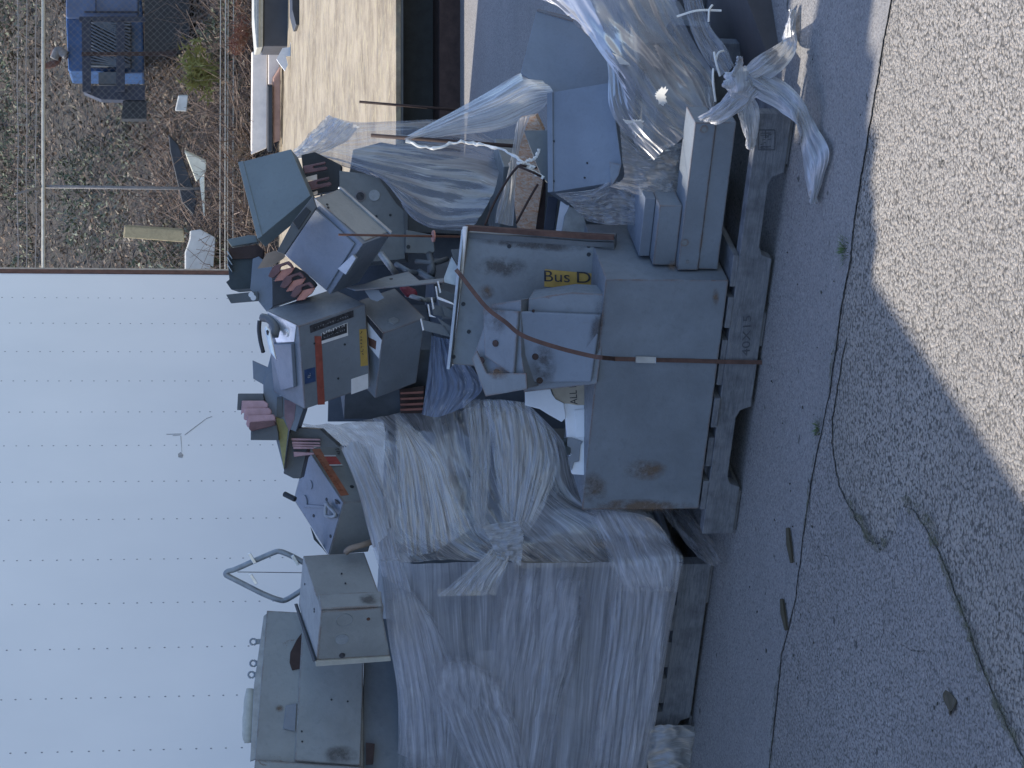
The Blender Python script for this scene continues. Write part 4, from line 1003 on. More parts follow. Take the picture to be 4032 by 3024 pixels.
for (x, y) in ((997, 2527), (997, 2612), (990, 2657)):
    n = facen(*pg); P = cp(x, y, 6.95); m = MB(); a = n.orthogonal().normalized(); b = n.cross(a)
    m.tube([P + a * math.cos(i * .5236) * .0095 + b * math.sin(i * .5236) * .0095 for i in range(13)], .0035, 6, cap=False); m.box(P + UP * -.028 - Vector((.008, 0, 0)), Vector((.016, 0, 0)), Vector((0, .006, 0)), UP * .02)
    obj("hasp", m, M['galvd'], bc, smooth=False)
m = MB(); m.tube(spline([cp(985, 2712, 6.98), cp(980, 2800, 6.96), cp(976, 2870, 6.94), cp(978, 2925, 6.93)], 10), [.012, .016, .018, .017, .019, .018, .017, .018, .017, .012], 10); obj("wrapped_pipe", m, M['cream2'], bc, smooth=True)
# bent tube diamond on the ground behind (stands in front of the trailer)
fr_ = thing("tube_frame", cp(1190, 2270, 7.2), "bent grey tube diamond frame with two clips sticking up in front of the trailer side", "frame")
pts = [(1195, 2215), (1150, 2190), (1105, 2172), (1080, 2175), (1020, 2200), (930, 2240), (897, 2250), (889, 2262), (905, 2272), (960, 2300), (1040, 2340), (1100, 2362), (1130, 2360), (1195, 2320)]
m = MB(); m.tube(spline([cp(a, b, 7.0) for a, b in pts], 60), .0085, 10); obj("tube", m, M['galvd'], fr_, smooth=True)
m = MB(); m.tube([cp(935, 2252, 7.0), cp(1195, 2255, 7.0)], .0012, 5); obj("wire", m, M['dark'], fr_)
for px in ((1010, 2215), (1015, 2297), (1180, 2222)):
    m = MB(); c = cp(*px, 6.985); m.box(c, Vector((.03, 0, .018)), Vector((-.005, 0, .009)), Vector((0, .03, 0))); obj("clip", m, M['bright'], fr_, bevel=.001)
# ------------------------------------------------------------------ junk filling the middle of the pile
def fbthing(O, nm, t0, t1, d0, d1, z0, z1, mat, label, tilt=0):
    p = thing(nm, fr(O, (t0 + t1) / 2, (d0 + d1) / 2, z0), label, "electrical box")
    m = MB(); m.box(fr(O, t0, d0, z0), E1 * (t1 - t0) + UP * tilt, E2 * (d1 - d0), UP * (z1 - z0)); obj("body", m, M[mat], p, bevel=.003)
    return p
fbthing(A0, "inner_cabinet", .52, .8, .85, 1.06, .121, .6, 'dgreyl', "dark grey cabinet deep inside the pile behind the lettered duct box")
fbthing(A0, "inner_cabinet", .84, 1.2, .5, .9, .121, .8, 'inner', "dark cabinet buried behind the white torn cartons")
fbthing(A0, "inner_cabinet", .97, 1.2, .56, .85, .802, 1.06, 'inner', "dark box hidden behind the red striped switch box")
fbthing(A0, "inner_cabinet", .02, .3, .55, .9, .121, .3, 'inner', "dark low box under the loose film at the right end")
lb = thing("left_load_cabinet", fr(B0, .6, .45, .12), "grey cabinet wrapped inside the streaky stretch film on the left pallet", "cabinet")
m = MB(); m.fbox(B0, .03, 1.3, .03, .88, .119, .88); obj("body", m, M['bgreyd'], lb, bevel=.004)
m = MB(); m.fbox(B0, .2, .75, .018, .0295, .3, .75); m.fbox(B0, .8, 1.2, .02, .0292, .25, .8); obj("door_panel", m, M['grey'], lb, bevel=.003)
for k, (a, b, c, d, mm) in enumerate(((.06, .17, .3, .82, 'inner'), (.26, .5, .35, .52, 'dgreyl'), (.3, .42, .6, .68, 'white'), (.55, .7, .4, .7, 'bgrey'), (.85, 1.0, .3, .45, 'inner'), (.86, 1.05, .6, .75, 'paper'), (1.08, 1.18, .3, .7, 'inner'))):
    m = MB(); m.fbox(B0, a, b, .008, .0178, c, d); obj("cover_plate", m, M[mm], lb, bevel=.002)
for k, (a, b, c, d, mm) in enumerate(((.05, .4, .15, .4, 'dgreyl'), (.45, .85, .2, .6, 'inner'), (.1, .5, .5, .8, 'grey'), (.55, .8, .65, .85, 'paper'))):
    m = MB(); m.fbox(B0, .012, .0298, a, b, c, d); obj("side_plate", m, M[mm], lb, bevel=.002)
# ------------------------------------------------------------------ film on the left load
def pfB(x, y, off=-.012): return onpl(x, y, B0 + E2 * off, E2)
wr = thing("stretch_wrap", fr(B0, .4, 0, .13), "thick streaky stretch film wrapped round the left pallet load, pulled taut toward the pile", "plastic film")
ys = [2212, 2450, 2700, 2900, 3060, 3260]
ea = [1500, 1522, 1562, 1570, 1560, 1556]; eb = [2683, 2640, 2600, 2568, 2542, 2515]
rows = []
for k in range(7):
    f = k / 6; rows.append([pfB(a + (b - a) * f, y, -.012 - (.05 if k in (0,) else 0) * -.8 - .02 * math.sin(f * 3.1)) for a, b, y in zip(ea, eb, ys)])
m = MB(); m.grid(sheetgrid(rows, 150, 190, amp=.011, fu=1.3, fv=4.2, seed=3, fine=.002, crease=.9)); obj("front_film", m, M['film_front'], wr, smooth=True)
def dz(x, y, d): return cp(x, y, d)
cd_ = [6.62, 6.58, 6.54, 6.5]
SR = [[(1185, 1672), (1341, 1765), (1424, 1974), (1458, 2114), (1500, 2212)],
      [(1380, 1668), (1480, 1760), (1540, 1960), (1580, 2110), (1697, 2212)],
      [(1555, 1630), (1640, 1740), (1700, 1950), (1740, 2100), (1894, 2212)],
      [(1800, 1575), (1820, 1720), (1880, 1940), (1950, 2100), (2091, 2212)],
      [(1950, 1574), (2020, 1700), (2080, 1930), (2250, 2090), (2385, 2212)],
      [(2075, 1585), (2225, 1750), (2310, 1980), (2560, 2040), (2683, 2212)]]
rows = []
for k, r in enumerate(SR):
    rr_ = []
    for j, (x, y) in enumerate(r):
        if j == 4: rr_.append(pfB(x, y, -.008))
        else: rr_.append(cp(x, y, cd_[j] + (.0 if k < 4 else -.03 * (k - 3))))
    rows.append(rr_)
m = MB(); m.grid(sheetgrid(rows, 130, 190, amp=.011, fu=1.6, fv=4.5, seed=9, fine=.003, crease=1.2)); obj("side_film", m, M['film_side'], wr, smooth=True)
rows = V3([[(1185, 1690), (1290, 1880), (1400, 2040), (1440, 2190), (1490, 2300)], [(1240, 1700), (1360, 1860), (1450, 2030), (1500, 2180), (1540, 2320)], [(1310, 1740), (1420, 1880), (1500, 2020), (1540, 2150), (1600, 2300)]], 6.42)
rows = V3([[(1345, 1765), (1400, 1900), (1425, 1990), (1460, 2130), (1500, 2260)], [(1400, 1740), (1450, 1880), (1490, 1990), (1520, 2130), (1560, 2300)], [(1470, 1760), (1500, 1880), (1530, 1990), (1560, 2130), (1620, 2330)]], 6.44)
m = MB(); m.grid(sheetgrid(rows, 60, 40, amp=.012, fu=3, fv=3, seed=19, ragged=.6)); obj("overlap_film", m, M['film_front'], wr, smooth=True)
# pulled bands and fans of film gathered at a cinch
def fan(name, rowsp, d, mat, seed, nu=90, nv=60, amp=.006, fv=9, crease=.9, rag=.4):
    rows = [[cp(x, y, d if isinstance(d, float) else d[k]) for k, (x, y) in enumerate(r)] for r in rowsp]
    m = MB(); m.grid(sheetgrid(rows, nu, nv, amp=amp, fu=1.2, fv=fv, seed=seed, crease=crease, fine=.002, ragged=rag)); return obj(name, m, mat, wr, smooth=True)
fan("pulled_band", ([(1818, 1572), (1848, 1760), (1850, 1960), (1868, 2090)], [(1880, 1574), (1890, 1740), (1890, 1960), (1890, 2100)], [(1945, 1574), (1935, 1740), (1925, 1960), (1912, 2095)]), [6.44, 6.44, 6.43, 6.42], M['film_glint'], 12)
fan("gathered_fan", ([(1900, 1580), (1930, 1720), (1955, 1900), (1985, 2090)], [(2000, 1578), (2020, 1740), (2020, 1920), (2010, 2100)], [(2085, 1600), (2120, 1760), (2090, 1930), (2045, 2100)], [(2190, 1720), (2200, 1840), (2150, 1980), (2075, 2110)]), [6.42, 6.42, 6.4, 6.38], M['film_glint'], 13)
fan("gathered_fan", ([(1556, 1630), (1560, 1800), (1570, 2000), (1590, 2190)], [(1562, 1632), (1650, 1800), (1690, 1980), (1710, 2170)], [(1572, 1634), (1730, 1780), (1790, 1930), (1860, 2080)]), [6.45, 6.43, 6.41, 6.4], M['film_glint'], 14)
fan("spread_fan", ([(1975, 2100), (1900, 2190), (1800, 2280), (1725, 2345)], [(1995, 2110), (1950, 2200), (1880, 2280), (1840, 2345)], [(2020, 2105), (2010, 2200), (1975, 2280), (1950, 2340)]), [6.36, 6.34, 6.34, 6.37], M['film_glint'], 15)
fan("bunched_film", ([(1900, 2070), (1960, 2060), (2030, 2050)], [(1930, 2130), (1990, 2130), (2060, 2110)], [(1960, 2200), (2010, 2210), (2050, 2230)]), 6.34, M['film_rope'], 16, 50, 50, .014, 4, 1.5, .6)
fan("overlap_sheet", ([(1345, 1770), (1400, 1900), (1440, 2040), (1470, 2160)], [(1400, 1740), (1450, 1850), (1500, 1960), (1540, 2080)], [(1450, 1770), (1490, 1870), (1510, 1960), (1500, 2090)]), 6.4, M['film_rope'], 17, 60, 40, .008, 3, .8, .7)
fan("corner_wrap", ([(2290, 1990), (2350, 2110), (2400, 2215), (2420, 2330)], [(2420, 2000), (2480, 2110), (2520, 2215), (2560, 2330)], [(2560, 2020), (2640, 2120), (2690, 2195), (2672, 2330)]), [6.4, 6.42, 6.36, 6.4], M['film_rag'], 18, 80, 60, .005, 8, .8, .3)
for k, (pts, sd_) in enumerate((
    ([[(1505, 2250), (1530, 2500), (1570, 2800), (1565, 3100)], [(1600, 2300), (1650, 2500), (1700, 2760), (1720, 3060)], [(1640, 2330), (1760, 2520), (1800, 2740), (1790, 3100)]], 21),
    ([[(1960, 2230), (1930, 2500), (1900, 2800), (1880, 3100)], [(2150, 2225), (2100, 2500), (2060, 2800), (2030, 3100)], [(2330, 2230), (2310, 2450), (2230, 2750), (2160, 3100)]], 22),
    ([[(2390, 2222), (2380, 2500), (2330, 2800), (2290, 3100)], [(2520, 2222), (2500, 2500), (2460, 2800), (2420, 3100)], [(2672, 2222), (2634, 2500), (2590, 2800), (2540, 3100)]], 23),
    ([[(1700, 2560), (1690, 2700), (1750, 2850), (1860, 3100)], [(1860, 2600), (1880, 2750), (1900, 2860), (1980, 3100)], [(2000, 2700), (2020, 2800), (2060, 2900), (2100, 3100)]], 24))):
    rows = [[pfB(x, y, -.03 - .006 * k) for x, y in r] for r in pts]
    m = MB(); m.grid(sheetgrid(rows, 110, 80, amp=.008, fu=1.4, fv=4, seed=sd_, crease=1., fine=.002, ragged=.7)); obj("overlap_sheet", m, M['film_rag'], wr, smooth=True)
rows = [[pfB(x, y, -.022) for x, y in r] for r in ([(1725, 2330), (1728, 2350)], [(1955, 2325), (1955, 2345)])]
m = MB(); m.prism([pfB(*q, -.03) for q in ((1722, 2332), (1955, 2322), (1957, 2344), (1724, 2352))], E2 * .02); obj("card_edge", m, M['edgecard'], wr, bevel=.003)
m = MB(); m.prism([pfB(*q, -.012) for q in ((2020, 2222), (2570, 2216), (2570, 2232), (2020, 2240))], E2 * .03); obj("card_edge", m, M['edgecard'], wr, bevel=.003)
# loose bundle by the left end of pallet B
bw = thing("wrapped_block", onz(2680, 2935), "crumpled piece of stretch film bunched round the left end of the left pallet", "plastic film")
rows = [[onpl(x, y, B0 - E2 * (.02 + .03 * math.sin(j * 1.5)), E2) for j, (x, y) in enumerate(r)] for r in ([(2560, 2858), (2640, 2850), (2722, 2856), (2765, 2890)], [(2556, 2920), (2640, 2915), (2730, 2905), (2790, 2925)], [(2553, 2990), (2640, 2995), (2720, 3008), (2765, 3004)], [(2550, 3060), (2640, 3040), (2700, 3020), (2740, 3010)])]
m = MB(); m.grid(sheetgrid(rows, 50, 50, amp=.016, fu=3, fv=3, seed=31)); obj("film", m, M['film_rope'], bw, smooth=True)
m = MB(); m.fbox(B0, .96, 1.2, -.005, .09, .02, .115); obj("block", m, M['pal'], bw, bevel=.003)
tl = thing("film_tail", cp(2700, 2120, 6.5), "dark limp film tail hanging between the two pallets", "plastic film")
rows = V3([[(2600, 2010, 6.55), (2700, 2140, 6.5), (2790, 2235, 6.4)], [(2700, 2010, 6.6), (2790, 2110, 6.52), (2850, 2215, 6.45)]])
m = MB(); m.grid(sheetgrid(rows, 40, 24, amp=.012, fu=2, fv=3, seed=6)); obj("film", m, M['film_thin'], tl, smooth=True)
# ------------------------------------------------------------------ white cartons
def wz(p): return pp(.3918, 2000, 1450, p)
ct = thing("torn_carton", cp(2250, 1700, 6.45), "torn white carton printed ALL, squeezed between the film and the big lower box", "carton")
o, pc = front_slab("carton_body", wz([(560, 350), (860, 360), (780, 1074), (645, 1065), (595, 690), (575, 430)]), 6.21, .1, M['paper'], ct)
o, pc2 = front_slab("white_flap", wz([(170, 198), (418, 182), (445, 260), (480, 310), (560, 350), (580, 500), (540, 540), (400, 460), (320, 410), (172, 372)]), 6.2, .01, M['paper'], ct)
o, pc3 = front_slab("print_panel", wz([(415, 150), (870, 130), (850, 365), (700, 372), (560, 350), (470, 300)]), 6.205, .01, M['card'], ct)
text("print_text", "ALL P", wz([(700, 362)])[0], wz([(685, 150)])[0], *pc3, .02, M['ink'], ct, lift=.001)
slabon("lid_panel", wz([(668, 420), (835, 402), (800, 695), (690, 695)]), pc, .001, .003, M['paper'], ct)
slabon("grey_scrap", wz([(580, 692), (640, 695), (755, 735), (730, 770), (715, 935), (665, 945), (640, 1030), (600, 900), (640, 870), (600, 790)]), pc, .002, .003, M['bgrey'], ct)
slabon("dark_scrap", wz([(550, 700), (600, 700), (570, 770), (630, 800), (628, 872), (590, 870)]), pc, .006, .003, M['darkg'], ct)
# blue tinted film sheet and dull stabs left of the duct box
bf = thing("hanging_film", cp(1760, 1450, 6.45), "bluish film sheet hanging beside the left edge of the lettered duct box", "plastic film")
rows = [[cp(*q, 6.46) for q in pp(.452, 1500, 900, r)] for r in ([(440, 930), (520, 950), (610, 965)], [(420, 1150), (560, 1170), (800, 1220)], [(390, 1400), (600, 1400), (880, 1400)], [(355, 1620), (500, 1640), (720, 1560)])]
m = MB(); m.grid(sheetgrid(rows, 60, 60, amp=.006, fu=8, fv=1.5, seed=41)); obj("film", m, M['film_blue'], bf, smooth=True)
ds = thing("copper_stab_block", cp(1610, 1570, 6.5), "dull reddish stabs in the dark gap beside the bluish hanging film", "connector")
front_slab("housing", pp(.452, 1500, 900, [(160, 1400), (375, 1370), (360, 1610), (170, 1610)]), 6.53, .1, M['drust'], ds)
for y in (1425, 1475, 1525, 1570): front_slab("stab", pp(.452, 1500, 900, [(165, y), (375, y - 10), (372, y + 12), (170, y + 20)]), 6.5, .01, M['rustcu'], ds, bevel=.002)
rc = thing("plastic_scrap", cp(1610, 1130, 6.6), "small dull red plastic cap in the gap above the comb of metal blades", "cap")
front_slab("cap", pp(.452, 1500, 900, [(150, 510), (230, 495), (300, 530), (325, 575), (290, 600), (220, 600)]), 6.6, .04, M['redd'], rc, bevel=.008)
ls = thing("slotted_strip", cp(1560, 1105, 6.4), "long thin grey strip bridging the gap between switch boxes and duct box", "metal strip")
o, pq = front_slab("strip", pp(.5425, 850, 600, [(940, 975), (1075, 955), (1220, 905), (1400, 863), (1478, 928), (1655, 912), (1658, 938), (1010, 998)]), [6.3, 6.32, 6.4], .004, M['grey'], ls)
screw(pp(.5425, 850, 600, [(1272, 920)])[0], *pq, ls, .005)
tg = thing("torn_tag", cp(1490, 1170, 6.26), "crumpled paper tag stuck on top of the second switch box", "tag")
front_slab("tag", pp(.5425, 850, 600, [(1072, 992), (1180, 1000), (1222, 1055), (1170, 1082), (1120, 1065)]), 6.27, .003, M['bgrey'], tg, bevel=0)
# more clutter in the dark gap
ug = thing("cable_scraps", cp(1680, 1130, 6.7), "bunch of grey scrap conduit and cable ends in the dark gap under the threaded rod", "cable")
for i, (a, b) in enumerate((((1640, 1030), (1760, 1020)), ((1650, 1070), (1730, 1110)), ((1600, 1160), (1720, 1180)), ((1690, 1000), (1700, 1090)), ((1560, 1040), (1640, 1075)), ((1500, 1000), (1560, 1080)))):
    m = MB(); c = cp((a[0] + b[0]) / 2 + 8, (a[1] + b[1]) / 2 + 10, 6.58); m.tube(spline([cp(*a, 6.62), c, cp(*b, 6.62)], 10), .008 + .002 * (i % 2), 8); obj("conduit", m, M[['dgrey', 'bgreyd', 'galvd'][i % 3]], ug, smooth=True)
# ------------------------------------------------------------------ rods
def rod(name, pts, r, mat, label, nut=None):
    t = thing(name, cp(*pts[-1]), label, "rod"); m = MB(); m.tube([cp(*q) for q in pts], r, 8); obj("shaft", m, mat, t, smooth=True)
    if nut:
        a = cp(*nut); n = (cp(*pts[-1]) - cp(*pts[0])).normalized(); m = MB(); m.disc(a, n, .016, .003, 16); obj("washer", m, M['copper'], t)
rod("threaded_rod", [(1333, 924, 6.05), (1560, 928, 6.1), (1815, 932, 6.15)], .0032, M['rust'], "thin upright threaded rod with a copper washer, in front of the tilted square box", (1705, 930, 6.12))
rod("rebar_rod", [(1415, 401, 7.1), (1620, 418, 7.1), (1860, 438, 7.1)], .0045, M['drust'], "rusty upright rod farthest right, seen against the raised deck")
rod("rebar_rod", [(1462, 533, 6.5), (1800, 558, 6.45), (2140, 584, 6.4)], .0055, M['drust'], "dark upright rod with a shred of film snagged on its tip")
# ------------------------------------------------------------------ boards and metal lit by the sun
def vz(p): return pp(.3315, 1950, 400, p)
bo = thing("stained_board", cp(2080, 850, 6.2), "upright plank with orange rust stains standing sunlit behind the duct box", "board")
LA = Vector((-.55, .0, .18))
def turned(name, px, d, mat, parent, thick, yaw=35, nz_=.12, **k):
    """plate turned so its face looks left; pixel outline kept"""
    P0 = cp(*px[0], d); n = Vector((-math.sin(math.radians(yaw)), -math.cos(math.radians(yaw)), nz_)).normalized()
    P = [onpl(x, y, P0, n) for x, y in px]; m = MB(); m.prism(P, -n * thick); return obj(name, m, mat, parent, **k), (P0, P[1] - P0, P[2] - P0)
o, pbd = turned("plank", vz([(290, 200), (480, 165), (565, 345), (520, 520), (530, 770), (570, 900), (475, 1540), (265, 1540), (200, 1000)]), 6.36, M['board'], bo, .02, 27, nz_=.5)
turned("plank_edge", vz([(505, 770), (600, 900), (600, 1110), (575, 1545), (478, 1542), (560, 1000)]), 6.42, M['drust'], bo, .02, 20)
bfl = thing("board_film", cp(2020, 800, 6.4), "white folded film clinging down the left side of the stained plank", "plastic film")
rows = [[cp(*q, 6.33) for q in vz(r)] for r in ([(150, 900), (80, 1100), (20, 1280), (0, 1440)], [(215, 500), (180, 800), (140, 1150), (60, 1450)], [(270, 230), (240, 600), (200, 1000), (140, 1470)], [(420, 160), (300, 500), (250, 900), (215, 1480)])]
m = MB(); m.grid(sheetgrid(rows, 60, 40, amp=.01, fu=1.5, fv=8, seed=51)); obj("film", m, M['film_lit'], bfl, smooth=True)
dp = thing("upright_sheet", cp(2150, 850, 6.2), "dark navy metal panel edge standing between the stained plank and the grey covers", "metal panel")
front_slab("panel", vz([(630, 1120), (745, 1140), (700, 1540), (575, 1530)]), 6.32, .02, M['navy'], dp)
front_slab("back_box", vz([(345, 340), (620, 340), (625, 960), (560, 900), (500, 760), (400, 510)]), 6.3, .03, M['dgreyl'], dp)
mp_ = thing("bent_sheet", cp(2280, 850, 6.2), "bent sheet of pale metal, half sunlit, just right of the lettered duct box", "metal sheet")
turned("lit_face", vz([(775, 1185), (880, 1240), (820, 1360), (785, 1550), (718, 1545)]), 6.26, M['paper'], mp_, .002, 30, nz_=.6)  # sunlit half of the sheet painted white
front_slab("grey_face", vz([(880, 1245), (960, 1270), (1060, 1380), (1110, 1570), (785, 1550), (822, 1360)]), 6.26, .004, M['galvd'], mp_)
rp2 = thing("snagged_twine", cp(2050, 620, 6.3), "frayed strand of twisted film snagged across the stained plank", "twine")
for P_, r_ in (([(1598, 555, 6.45), (1700, 585, 6.42), (1800, 560, 6.4), (1900, 572, 6.38), (1990, 595, 6.3), (2060, 640, 6.22), (2140, 700, 6.2)], .004), ([(2125, 588, 6.2), (2110, 620, 6.2), (2070, 640, 6.21), (2105, 660, 6.2)], .004), ([(2040, 640, 6.21), (2085, 665, 6.2), (2120, 695, 6.2)], .005)):
    m = MB(); q = spline([cp(*a) for a in P_], 40); q = [p + Vector((random.gauss(0, .0015), 0, random.gauss(0, .0015))) for p in q]; m.tube(q, [r_ * random.uniform(.6, 1.5) for _ in q], 5); obj("strand", m, M['shred'], rp2)
tp_ = thing("rope", cp(2050, 680, 6.25), "dark rope tied round the stained plank and running down to the duct box", "rope")
for P_ in ([(2110, 660, 6.28), (2070, 655, 6.2), (2040, 655, 6.2), (1990, 720, 6.25), (1940, 810, 6.25), (1910, 885, 6.2)], [(2040, 655, 6.2), (2090, 675, 6.18), (2130, 695, 6.2), (2142, 712, 6.22)], [(2118, 725, 6.2), (2080, 790, 6.2), (2032, 880, 6.2)]):
    m = MB(); m.tube(spline([cp(*a) for a in P_], 24), .0035, 6); obj("strand", m, M['drust'], tp_, smooth=True)
# ------------------------------------------------------------------ plain covers at the right
rb = thing("plain_cover", cp(2300, 560, 6.15), "plain blue grey box lid standing on edge, its top rim catching the sun", "metal cover")
o, p3 = front_slab("plate", [(2156, 366), (2403, 325), (2447, 644), (2410, 719), (2159, 759)], [6.2, 6.12, 6.05], .12, M['bgrey'], rb)
slabon("side_flange", [(2156, 368), (2178, 363), (2180, 756), (2159, 759)], p3, .0006, .004, M['bgrey'], rb)
slabon("corner_tab", [(2403, 640), (2450, 650), (2440, 690), (2412, 735), (2405, 700)], p3, .002, .006, M['grey'], rb)
for px in ((2181, 556), (2181, 713), (2312, 642), (2302, 700)): screw(px, p3[0] + facen(*p3) * .001, p3[1], p3[2], rb, .0025)
rb2 = thing("plain_cover", cp(2250, 200, 6.5), "larger plain blue grey lid behind the standing one, partly covered by loose film", "metal cover")
o, p4 = front_slab("plate", [(2112, 44), (2256, 86), (2420, 240), (2436, 330), (2160, 372), (2050, 286)], [6.5, 6.48, 6.44], .15, M['bgrey'], rb2)
slabon("top_flange", [(2112, 44), (2118, 36), (2260, 70), (2256, 86)], p4, .0005, .003, M['grey'], rb2)
dc = thing("dark_case", cp(2850, 200, 6.2), "dark open metal case under loose film at the far right end of the pile", "case")
front_slab("front", [(2662, 97), (2792, 108), (2800, 430), (2650, 430)], 6.15, .25, M['dcase'], dc)
front_slab("lip", [(2640, 68), (2796, 90), (2792, 108), (2660, 97)], 6.14, .26, M['bgreyd'], dc)
front_slab("side", [(2796, -300), (2830, -300), (3016, 203), (2960, 330), (2800, 430)], [6.2, 6.1, 5.9], .3, M['dcase2'], dc)
fbthing(A0, "film_covered_box", .1, .4, .36, .6, .119, .28, 'dgreyl', "low grey box under the loose film above the channel cover")
# ------------------------------------------------------------------ loose film at the right
lf = thing("loose_film", cp(2600, 300, 6), "large crumpled sheet of loose film draped over the right end of the pile", "plastic film")
rows = V3([[(2620, -90, 6.2), (2680, 68, 6.1), (2749, 200, 6.05), (2803, 291, 6.), (2824, 400, 5.95)],
           [(2480, -90, 6.2), (2560, 80, 6.1), (2650, 220, 6.05), (2740, 330, 5.98), (2790, 440, 5.92)],
           [(2360, -90, 6.2), (2440, 80, 6.1), (2530, 220, 6.0), (2640, 370, 5.95), (2749, 475, 5.9)],
           [(2240, -60, 6.3), (2330, 110, 6.15), (2430, 260, 6.0), (2560, 430, 5.95), (2690, 545, 5.9)],
           [(2150, -40, 6.4), (2260, 70, 6.3), (2405, 224, 6.1), (2480, 440, 5.96), (2620, 590, 5.92)],
           [(2118, -5, 6.45), (2236, 52, 6.35), (2398, 224, 6.15), (2412, 440, 6.0), (2580, 630, 5.95)]])
m = MB(); m.grid(sheetgrid(rows, 150, 110, amp=.012, fu=.9, fv=4.5, seed=61, fine=.0035, crease=1.3)); obj("main_sheet", m, M['film'], lf, smooth=True)
rows = V3([[(2675, -60, 6.1), (2720, 120, 6.05), (2780, 240, 6.), (2840, 300, 5.95)], [(2750, -60, 6.1), (2795, 100, 6.05), (2860, 190, 6.), (2892, 262, 5.95)]])
m = MB(); m.grid(sheetgrid(rows, 60, 24, amp=.006, fu=2, fv=3, seed=62)); obj("upper_flap", m, M['film_thin'], lf, smooth=True)
rows = V3([[(2440, 500), (2540, 600), (2620, 570), (2712, 560)], [(2450, 620), (2550, 640), (2640, 640), (2700, 640)], [(2455, 700), (2540, 720), (2620, 730), (2690, 740)], [(2400, 735), (2520, 770), (2600, 800), (2640, 800)]], 5.98)
m = MB(); m.grid(sheetgrid(rows, 90, 70, amp=.01, fu=1.6, fv=4, seed=63, fine=.003, crease=1.3)); obj("lower_sheet", m, M['film'], lf, smooth=True)
rows = V3([[(2185, 762), (2330, 748), (2420, 715), (2550, 765)], [(2240, 800), (2340, 812), (2430, 800), (2550, 830)], [(2310, 870), (2390, 885), (2470, 885), (2540, 890)]], 6.06)
m = MB(); m.grid(sheetgrid(rows, 80, 60, amp=.01, fu=1.6, fv=4, seed=64, fine=.003, crease=1.3)); obj("front_sheet", m, M['film_thin'], lf, smooth=True)
for px in ([(2573, 365), (2590, 350), (2612, 332), (2632, 350), (2622, 372), (2632, 412), (2615, 425), (2590, 420), (2582, 390)], [(2452, 470), (2480, 474), (2510, 462), (2535, 470), (2542, 500), (2520, 540), (2495, 545), (2484, 515)], [(2405, 208), (2425, 210), (2460, 235), (2490, 258), (2480, 264), (2440, 252)]):
    cx_ = sum(p[0] for p in px) / len(px); cy_ = sum(p[1] for p in px) / len(px); q_ = []
    for a_, b_ in zip(px, px[1:] + px[:1]):
        for k_ in range(4):
            t_ = k_ / 4; f_ = random.uniform(.62, 1.02); q_.append((cx_ + (a_[0] + (b_[0] - a_[0]) * t_ - cx_) * f_, cy_ + (a_[1] + (b_[1] - a_[1]) * t_ - cy_) * f_))
    px = q_
    turned("sunlit_scrap", px, 5.86 if px[0][0] > 2500 else 5.93, M['shred'], lf, .0015, 75)  # white scraps put where the film has sunlit bits
def strip(name, up_, lo_, parent, mat, depth, amp=.008, gnd=(), seed=0, nu=70, nv=26):
    P = []
    for E in (up_, [((a[0] + b[0]) / 2, (a[1] + b[1]) / 2) for a, b in zip(up_, lo_)], lo_):
        P.append([onz(x, y, .015) if i in gnd else cp(x, y, depth[i] if isinstance(depth, (list, tuple)) else depth) for i, (x, y) in enumerate(E)])
    for i in range(len(P[1])): P[1][i] = P[1][i] + Vector((0, -.012, .014))
    m = MB(); m.grid(sheetgrid(P, nu, nv * 2, amp=amp, fu=1.6, fv=6.5, seed=seed, fine=.002, crease=1.2, ragged=.5)); return obj(name, m, mat, parent, smooth=True)
kn = thing("film_knot", cp(2930, 330, 5.6), "whitish film twisted into a knot, its long tails trailing on the concrete", "plastic film")
strip("long_tail", [(2930, 255), (3012, 283), (3093, 325), (3162, 398), (3223, 506), (3266, 590), (3240, 700), (3214, 802)], [(2955, 352), (3000, 392), (3079, 438), (3140, 500), (3160, 600), (3180, 700), (3196, 760), (3206, 802)], kn, M['film_rope'], [5.62, 5.6, 5.58, 5.52, 5.45, 5.4, 5.4, 5.4], gnd=(4, 5, 6, 7), seed=71)
strip("upper_tail", [(2940, 262), (3020, 200), (3085, 156), (3113, 78), (3127, 40)], [(3000, 330), (3081, 275), (3137, 200), (3134, 122), (3130, 42)], kn, M['film_rope'], [5.6, 5.58, 5.55, 5.5, 5.5], gnd=(2, 3, 4), seed=72)
strip("front_tail", [(2755, 470), (2817, 420), (2885, 352), (2945, 290)], [(2800, 480), (2860, 472), (2925, 432), (2990, 370)], kn, M['film_rope'], [5.72, 5.68, 5.64, 5.6], seed=73)
strip("short_tail", [(2888, 400), (2905, 450), (2935, 520), (2960, 585)], [(2965, 380), (2990, 430), (2985, 520), (2962, 590)], kn, M['film_rope'], [5.64, 5.7, 5.74, 5.76], seed=74)
strip("spike", [(2880, 300), (2905, 260), (2922, 225)], [(2915, 300), (2925, 262), (2926, 224)], kn, M['film_rope'], 5.6, seed=75, amp=.004, nu=24, nv=10)
m = MB(); c = cp(2925, 325, 5.62); nn_ = 26
for i in range(nn_):
    rr_ = []
    for j in range(nn_):
        th_, ph = math.pi * i / (nn_ - 1), 2 * math.pi * j / (nn_ - 1)
        d = Vector((math.sin(th_) * math.cos(ph), math.sin(th_) * math.sin(ph), math.cos(th_)))
        q = 1 + .38 * noise.noise(d * 2.2) + .16 * (1 - 2 * abs(noise.noise(d * 6)))
        rr_.append(c + Vector((d.x * .034, d.y * .03, d.z * .042)) * q)
    m.grid([rr_]) if False else None
    if i == 0: G = []
    G.append(rr_)
m.grid(G); obj("knot", m, M['film_rope'], kn, smooth=True)
